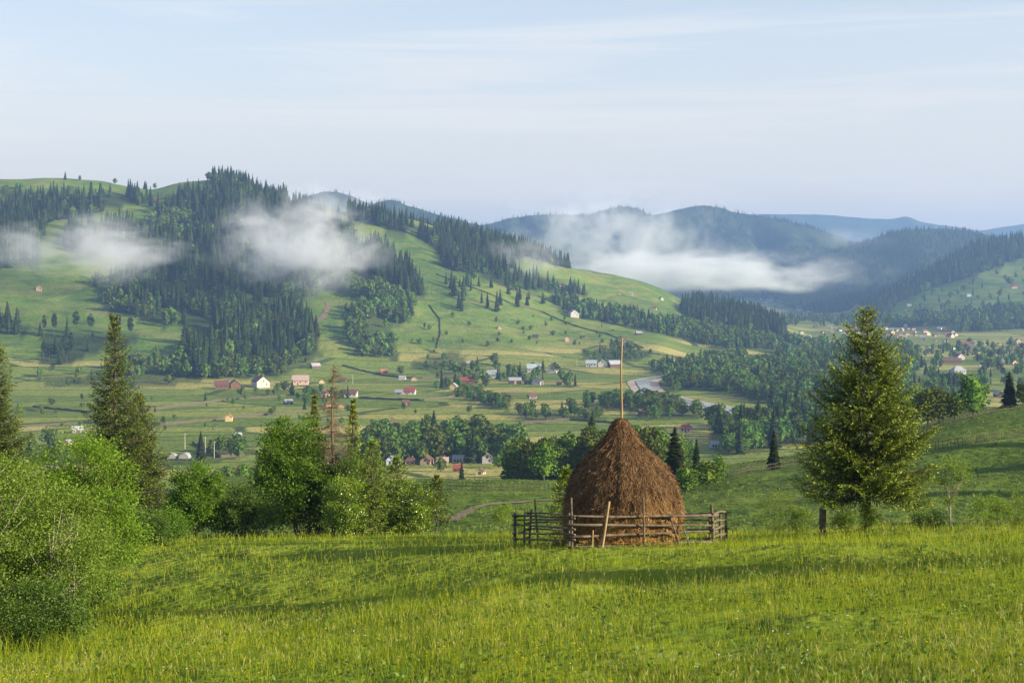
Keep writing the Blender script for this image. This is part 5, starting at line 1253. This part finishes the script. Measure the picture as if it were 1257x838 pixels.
H_(431, 487, 18, 'white', 'darkred', 's', 'white house with dark red roof just right of the dead spruce', rz=-.1)
H_(402, 499, 10, 'orange', 'brown', 'g', 'bright orange hut left of the dead spruce', 'shed')
H_(419, 500, 8, 'orange', 'brown', 'g', 'small orange hut right of the dead spruce', 'shed')
H_(281, 517, 10, 'yellow', 'tan' if False else 'rust', 'g', 'small bright yellow hut alone on the open field', 'shed', hw=.7)
H_(291, 538, 13, 'dark', 'pale', 's', 'dark hay barn with pale roof alone on the field below the yellow hut', 'barn', rz=.3)
H_(471, 458, 11, 'brown', 'rust', 's', 'small brown shed with rusty roof on the meadow above the white red roofed house', 'shed')
H_(494, 466, 10, 'white', 'grey', 's', 'small whitish house beside the round tree on the meadow')
H_(508, 467, 9, 'tan', 'brown', 'g', 'tan hut on the right of the small whitish house', 'shed')
H_(490, 484, 12, 'grey', 'grey', 's', 'grey barn joined to the left of the white red roofed house', 'barn')
H_(503, 484, 17, 'white', 'red', 's', 'white house with a bright red roof beside the grey barn', rz=-.1)
H_(498, 498, 11, 'dark', 'darkred', 's', 'tall dark brown shed standing alone below the red roofed house', 'shed', hw=.8)
H_(477, 522, 17, 'dark', 'brown', 's', 'dark brown barn beside a bush on the lower field', 'barn', rz=.5)
H_(319, 582, 18, 'white', 'pale', 's', 'white house with hipped pale roof left of the big hornbeam', hip=1.0)
H_(296, 583, 20, 'brown', 'red', 's', 'low house with red roof beside the white hipped house')
H_(483, 570, 22, 'white', 'blue', 's', 'white house with blue grey hipped roof in the lower village', hip=.9)
H_(504, 570, 15, 'orange', 'brown', 's', 'orange cottage with brown roof in the lower village', hip=.6)
H_(524, 570, 16, 'tan', 'brown', 'g', 'brown gabled house right of the orange cottage')
H_(543, 570, 18, 'tan', 'greypink', 's', 'house with a faded pink roof in the lower village')
H_(563, 567, 17, 'white', 'grey', 's', 'whitish house with grey roof in the lower village')
H_(562, 579, 15, 'brown', 'red', 's', 'low house with dark red roof nearest the hillside fence')
H_(599, 568, 15, 'white', 'greypink', 'g', 'white gabled house at the right end of the lower village', hw=.6)
H_(590, 582, 12, 'cream', 'brown', 'g', 'cream hut half hidden by trees below the white gabled house', 'shed')
# white farms by the sunny slope
H_(557, 477, 10, 'yellow', 'grey', 'g', 'small yellow house at the left end of the white farms')
H_(574, 472, 21, 'brown', 'red', 's', 'long low house with dark red roof beside the small yellow house', hr=.3)
H_(577, 448, 10, 'brown', 'grey', 's', 'small brown barn with grey roof at the foot of the sunny slope', 'barn')
H_(587, 461, 8, 'grey', 'pale', 'g', 'small grey hut with pale roof above the long red roofed house', 'shed')
H_(606, 464, 19, 'white', 'pale', 's', 'whitish house with long pale metal roof among the white farms', rz=-.1)
H_(632, 471, 18, 'dark', 'grey', 's', 'long dark barn with grey roof among the white farms', 'barn', hr=.3)
H_(655, 457, 20, 'grey', 'blue', 's', 'long grey house with blue grey roof behind the white gables')
H_(678, 457, 15, 'white', 'dark', 'g', 'tall white gabled house with dark roof, upper one of the white farms', rz=-.2)
H_(648, 471, 11, 'dark', 'dark', 's', 'black shed between the long dark barn and the white gabled house', 'shed')
H_(660, 472, 13, 'white', 'dark', 'g', 'white gabled house with dark roof, lower one of the white farms', rz=-.3)
H_(690, 459, 7, 'tan', 'brown', 'g', 'tiny tan hut right of the tall white gabled house', 'shed')
H_(687, 472, 8, 'brown', 'brown', 's', 'small brown shed right of the lower white gable', 'shed')
H_(653, 489, 12, 'grey', 'darkred', 's', 'grey house with dull red roof alone on the pale meadow', rz=.4)
H_(726, 450, 16, 'white', 'blue', 's', 'white house with long blue grey roof nearest the river bend')
H_(739, 450, 12, 'white', 'grey', 'g', 'bright white gabled house left of the haystack pole')
H_(754, 451, 17, 'brown', 'blue', 's', 'red brown house with blue roof behind the haystack pole', rz=.3)
H_(763, 422, 14, 'white', 'brown', 's', 'white farmhouse on the slope above the river bend', rz=.2)
H_(773, 423, 7, 'white', 'brown', 'g', 'small white house touching the farmhouse above the river bend')
H_(657, 415, 9, 'brown', 'dark', 's', 'brown hay shed in the middle of the sunny slope', 'shed')
H_(696, 419, 6, 'pink', 'brown', 'g', 'narrow pink hut in the middle of the sunny slope', 'shed', hw=.9)
H_(715, 415, 6, 'dark', 'dark', 's', 'dark hay shed right of the narrow pink hut', 'shed')
H_(613, 404, 6, 'tan', 'grey', 'g', 'tan hay shed highest on the sunny slope', 'shed')
H_(784, 411, 9, 'dark', 'grey', 's', 'dark barn with grey roof beside the tree belt on the slope', 'barn')
H_(704, 389, 13, 'white', 'pale', 'g', 'white house with pale roof high on the sunny slope')
H_(788, 509, 10, 'dark', 'darkred', 's', 'dark red shed standing before the willow belt', 'shed', hw=.8)
H_(842, 530, 18, 'white', 'red', 's', 'white house with a vivid red roof among the trees right of the haystack', hip=.7, ymin=420)
H_(878, 549, 16, 'white', 'pale', 's', 'low building with plain pale roof below the red roofed house right of the haystack', ymin=420)
# hillside and ridge huts
H_(48, 357, 8, 'pink', 'rust', 'g', 'small pink house alone on the high left pasture', detail=True)
H_(25, 245, 5, 'white', 'grey', 's', 'tiny white hut near the skyline at the left edge')
H_(193, 247, 7, 'brown', 'brown', 's', 'small brown cabin on the bright upper clearing', 'shed', ymin=1400)
H_(663, 320, 4, 'white', 'grey', 's', 'tiny white hut at the edge of the crest wood by the fog', ymin=1500)
H_(690, 352, 8, 'pink', 'brown', 's', 'pink house under the fog bank at the top of the sunny slope', ymin=1500)
H_(700, 353, 7, 'white', 'grey', 'g', 'white house under the fog bank right of the pink one', ymin=1500)
H_(760, 361, 5, 'pink', 'red', 's', 'tiny house with red roof under the middle of the fog bank', ymin=1500)
H_(775, 362, 5, 'white', 'pale', 's', 'tiny white house under the middle of the fog bank', ymin=1500)
H_(803, 380, 7, 'white', 'red', 's', 'small white house with red roof above the tree belt of the spur', ymin=1400)
H_(812, 368, 5, 'white', 'dark', 'g', 'tiny white house near the dark wood at the tip of the spur', ymin=1500)
# left, behind the spruces
H_(95, 531, 16, 'grey', 'pale', 's', 'grey barn with pale roof just left of the tall old spruce', 'barn', rz=.4)
H_(83, 546, 10, 'orange', 'grey', 'g', 'small orange hut below the grey barn by the old spruce', 'shed')
H_(183, 609, 40, 'orange', 'rust', 's', 'long low building with orange red roof behind the maple', hr=.22, ratio=.2, detail=True, ymin=330, name='long_house')
H_(212, 562, 13, 'grey', 'grey', 'g', 'left one of two small pale arched sheds behind the maple', 'shed', arch=True, name='arched_shed')
H_(227, 562, 15, 'grey', 'grey', 'g', 'right one of two small pale arched sheds behind the maple', 'shed', arch=True, name='arched_shed')
# right of the valley
H_(1176, 459, 19, 'white', 'pale', 's', 'low white house with hipped pale roof in front of the long brown barn', hip=1.0)
H_(1168, 446, 28, 'brown', 'brown', 's', 'long brown barn behind the low white hipped house', 'barn', ratio=.35)
H_(1177, 441, 11, 'white', 'red', 'g', 'white house with red roof behind the long brown barn')
H_(1186, 426, 13, 'white', 'red', 's', 'white house with red gables, farther back beyond the long brown barn')
H_(1192, 427, 9, 'white', 'grey', 'g', 'white house touching the red gabled one')
H_(1206, 432, 12, 'tan', 'darkred', 's', 'tan barn with dull red roof right of the red gabled house', 'barn')
H_(1205, 443, 10, 'white', 'pale', 'g', 'white hut with pale roof in the field right of the long brown barn', 'shed')
H_(1229, 444, 10, 'grey', 'pale', 'g', 'grey hut with pale roof towards the right edge', 'shed')
H_(1226, 487, 12, 'dark', 'grey', 'g', 'dark gabled shed beside the dark spruce near the right edge', 'shed', ymin=560)
H_(1245, 354, 8, 'pink', 'red', 's', 'bright red house high on the right hill', ymin=2300, detail=False)
H_(1189, 364, 6, 'white', 'pale', 's', 'white house on the meadow of the right hill', ymin=2300)
H_(966+150, 376, 6, 'white', 'grey', 's', 'white building with grey roof alone below the right hill', ymin=1700, detail=False)
def village(n, poly, ymin, label, group, seed, w=(4, 8), walls=('white', 'white', 'cream', 'pink', 'tan', 'brown'), roofs=('grey', 'pale', 'red', 'darkred', 'brown', 'rust')):
    r = random.Random(seed); P = np.array(poly, float); k = 0; used = []
    for _ in range(400):
        px = r.uniform(P[:, 0].min(), P[:, 0].max()); py = r.uniform(P[:, 1].min(), P[:, 1].max())
        if not inpoly(np.array([px]), np.array([py]), poly)[0] or any(abs(px-a) < 5 and abs(py-b_) < 2.2 for a, b_ in used): continue
        used.append((px, py)); house(px, py, r.uniform(*w), r.choice(walls), r.choice(roofs), r.choice('sg'), label, group=group, ymin=ymin, detail=False, rz=r.uniform(-.6, .6)); k += 1
        if k >= n: break
village(30, [(1082, 403), (1130, 400), (1172, 404), (1178, 414), (1160, 420), (1110, 419), (1086, 413)], 1500, 'little house of the crowded village right of the lone spruce top', 'houses of the crowded village', 3, (4, 8), roofs=('grey', 'pale', 'darkred', 'brown', 'greypink', 'red'))
village(22, [(940, 420), (1010, 398), (1070, 400), (1075, 410), (1010, 412), (950, 428)], 1400, 'little house among the fields left of the lone spruce top', 'houses among the fields beyond the spur', 8, (4, 7), roofs=('grey', 'pale', 'darkred', 'brown', 'greypink'))
village(28, [(1130, 424), (1257, 420), (1257, 455), (1205, 452), (1140, 436)], 1200, 'little house scattered among the trees at the right edge', 'houses scattered at the right edge', 9, (4, 8), roofs=('grey', 'pale', 'darkred', 'brown', 'greypink'))
village(24, [(975, 377), (1060, 373), (1058, 381), (980, 384)], 1500, 'little house in the row of houses left of the lone spruce top', 'houses in the row beyond the spur', 4, (4, 8))
village(50, [(930, 362), (1000, 361), (1045, 364), (1030, 376), (960, 376), (933, 372)], 2600, 'tiny house of the far village under the right end of the fog bank', 'houses of the far village', 5, (3, 5.5), walls=('white', 'white', 'cream', 'grey'), roofs=('pale', 'grey', 'pale', 'red'))

# ------------------------------------------------------------------ fences of the fields, poles
M_FENCE = mat_simple('old_fence_wood', (.05, .042, .032), (.13, .11, .085), 1.5, .95)
def field_fence(pts, ymin, label, nposts, h=1.1, rails=(.45, .95), r=.035, pr=.05):
    W_ = np.array([hit(px, py, ymin) for px, py in pts]); t = np.concatenate([[0], np.cumsum(np.linalg.norm(np.diff(W_[:, :2], axis=0), axis=1))])
    o = empty('field_fence', W_[0]); tag(o, label, 'fence', 'old wooden field fences'); b0 = W_[0]
    q = np.linspace(0, t[-1], nposts); X = np.interp(q, t, W_[:, 0]); Y = np.interp(q, t, W_[:, 1]); Zq = ground(X, Y)
    rr = np.random.default_rng(int(pts[0][0]))
    for hh in rails:
        mb = MB(); P = np.stack([X, Y, Zq + hh + .07 * rr.standard_normal(nposts)], -1) - b0; mb.tube(P, r, 4); mb.build('rail', [M_FENCE], o)
    m0 = MB(); m0.tube([(0, 0, -.3), (0, 0, h * .5), (.02, 0, h)], [pr, pr * .9, pr * .8], 4); pm = m0.data('post', [M_FENCE])
    for i in range(nposts):
        p_ = obj('post', pm, o); p_.location = np.array([X[i], Y[i], Zq[i]]) - b0; p_.rotation_euler = (.08 * rr.standard_normal(), .08 * rr.standard_normal(), rr.random() * 6)
    return o
field_fence([(468, 600), (520, 600), (600, 602), (690, 603)], 160, 'old wooden fence along the shoulder of the slope left of the haystack', 48)
field_fence([(850, 594), (900, 585), (960, 575), (1000, 566)], 160, 'old wooden fence along the lit shoulder right of the haystack', 40)
field_fence([(1138, 553), (1180, 547), (1220, 541), (1262, 537)], 120, 'old wooden fence crossing the middle of the right hillside', 36)
field_fence([(1130, 531), (1170, 519), (1215, 508), (1262, 501)], 160, 'old wooden fence along the top of the right hillside', 36)
def far_fence(pts, ymin, label, h=1.5):
    W_ = np.array([hit(px, py, ymin) for px, py in pts]); n = 12 * len(pts); t = np.linspace(0, 1, len(pts)); q = np.linspace(0, 1, n)
    X = np.interp(q, t, W_[:, 0]); Y = np.interp(q, t, W_[:, 1]); Zq = ground(X, Y); b0 = W_[0]
    rr = np.random.default_rng(int(pts[0][0] * 7 + pts[0][1]))
    hh = h * (.7 + .5 * rr.random(n))
    A = np.stack([X, Y, Zq - .3], -1) - b0; B = A + np.stack([0*X, 0*X, hh + .3], -1); d = np.array([0, .5, 0])
    V = np.stack([A, A + d, B + d, B], 1).reshape(-1, 3); i = np.arange(n - 1)[:, None] * 4
    Fq = np.concatenate([i + np.array([[a, (a+1) % 4, (a+1) % 4 + 4, a + 4]]) for a in range(4)])
    o = obj('wattle_fence', mesh_from('wattle_fence', V, [Fq], [M_FENCE])); o.location = b0; return tag(o, label, 'fence', 'dark field boundaries')
far_fence([(535, 337), (575, 352), (620, 370), (665, 383), (700, 398), (745, 410), (790, 428)], 1400, 'long dark fence slanting down the whole sunny slope')
far_fence([(610, 350), (660, 364), (715, 384), (770, 402)], 1500, 'dark fence above the white house on the sunny slope')
far_fence([(527, 375), (540, 392), (541, 412), (536, 428)], 1250, 'short dark fence running straight down beside the bushes of the sunny slope')
far_fence([(420, 449), (460, 459), (510, 465), (560, 462)], 1180, 'dark fence curving over the meadow at the foot of the slope')
far_fence([(440, 489), (520, 492), (560, 487), (640, 484)], 1000, 'dark fence behind the lone grey house on the pale meadow')
far_fence([(455, 527), (475, 530), (520, 527), (560, 521)], 800, 'dark fence below the dark barn on the lower field')
far_fence([(236, 545), (262, 556), (270, 562), (300, 560)], 650, 'dark fence bending round the field by the utility poles')
far_fence([(40, 500), (110, 507), (190, 503), (270, 492), (350, 486)], 900, 'long dark fence across the fields left of the farms')
far_fence([(20, 525), (100, 520), (200, 522), (300, 512), (390, 505)], 800, 'dark fence above the yellow hut')
far_fence([(640, 520), (700, 516), (760, 520)], 800, 'dark fence in front of the willow belt')
far_fence([(760, 432), (810, 436), (850, 441), (880, 439)], 1250, 'dark fence along the river edge of the sunny slope')
M_POLE = mat_simple('concrete_pole', (.40, .38, .34), (.55, .53, .48), 2, .8)
for px, py, ym, lab in [(227, 551, 600, 'pale utility pole, leftmost of three on the left fields'), (252, 556, 600, 'pale utility pole, middle of three on the left fields'), (263, 562, 600, 'pale utility pole, rightmost of three on the left fields'),
                    (540, 556, 560, 'utility pole in the lower village'), (463, 532, 600, 'thin utility pole right of the dead spruce'), (433, 472, 900, 'utility pole behind the house right of the dead spruce'), (708, 450, 900, 'utility pole beside the white farms'), (604, 556, 560, 'utility pole behind the white gabled house of the lower village')]:
    p = hit(px, py, ym); o = empty('utility_pole', p); tag(o, lab, 'pole', 'utility poles of the valley')
    mb = MB(); mb.tube([(0, 0, -.5), (0, 0, 4), (0, 0, 8.2)], [.17, .15, .11], 6); mb.build('shaft', [M_POLE], o)
    mb = MB(); mb.box((0, -.2, 7.7), (1.8, .12, .14)); mb.build('crossarm', [M_POLE], o)
# lone trees on the skyline and the fields, each by itself
LT = [(80, 221, 1900, 13, 's', 'spruce standing alone on the bare skyline at the left'), (98, 222, 1900, 8, 'b', 'round tree right of the lone skyline spruce'), (141, 226, 1900, 9, 'b', 'flat round tree on the skyline left of the wooded summit'), (190, 229, 1900, 10, 'b', 'leafy tree in the skyline saddle before the wooded summit'), (178, 230, 1900, 13, 's', 'spruce in the skyline saddle before the wooded summit'),
      (6, 238, 1700, 12, 'b', 'dark round tree below the skyline at the left edge'), (185, 254, 1500, 17, 's', 'spruce on the bright upper clearing'),
      (950, 576, 180, 6.2, 's', 'small dark spruce standing on the lit shoulder left of the lone spruce'),
      (828, 596, 140, 8.6, 's', 'dark spruce close behind the right side of the haystack'), (855, 594, 150, 6.5, 's', 'second dark spruce right of the haystack'), (842, 606, 120, 4.0, 'b', 'leafy bush at the foot of the dark spruces right of the haystack'), (882, 592, 150, 4.2, 'b', 'round leafy bush right of the dark spruces by the haystack'), (868, 600, 130, 4.2, 'b', 'leafy tree between the dark spruces and the round bush'),
      (1195, 512, 200, 8.6, 'b', 'broadest round leafy tree on top of the right hillside'), (1152, 520, 200, 7.2, 'b', 'leafy tree at the left end of the row on the right hillside'), (1172, 516, 210, 5.4, 'b', 'small leafy tree beside the broadest one on the right hillside'), (1139, 524, 220, 8.2, 'b', 'taller leafy tree just behind the lone spruce on the right hillside'), (1112, 530, 220, 7.4, 'b', 'leafy tree half hidden behind the lone spruce'), (1239, 500, 280, 7.2, 's', 'dark pointed spruce on the right hillside beside the gabled shed'), (1256, 499, 280, 5.4, 'b', 'leafy bush on top of the right hillside at the right edge'),
      (668, 590, 270, 8.5, 'b', 'pale leafy tree in the belt left of the haystack'),
      (492, 460, 1000, 9, 'b', 'round dark tree beside the small whitish house'), (607, 448, 1000, 13, 'b', 'tall slim leafy tree at the foot of the sunny slope'), (706, 474, 1000, 11, 's', 'dark spruce right of the white farms'), (525, 522, 750, 8, 'b', 'leafy tree alone on the field above the village'), (376, 497, 800, 9, 'b', 'slim leafy tree right of the dark barn on the field edge'), (252, 492, 900, 7, 's', 'little spruce alone on the field left of the yellow hut'), (64, 497, 850, 5, 'b', 'round bush alone on the far left field'), (576, 507, 800, 6, 'b', 'round bush on the green field left of the pale meadow'), (701, 505, 800, 10, 'b', 'pale leafy tree at the left end of the willow belt'), (186, 492, 900, 4, 'b', 'low bush on the field right of the tall old spruce')]
rl = random.Random(4)
for px, py, ym, h, kd, lab in LT:
    p = hit(px, py, ym); o = put_tree(*p, h, kd, lab, None, rr=rl, lv=(2 if p[1] > 520 else None), w=(1.25 if kd == 'b' and p[1] < 1400 else 1.0))
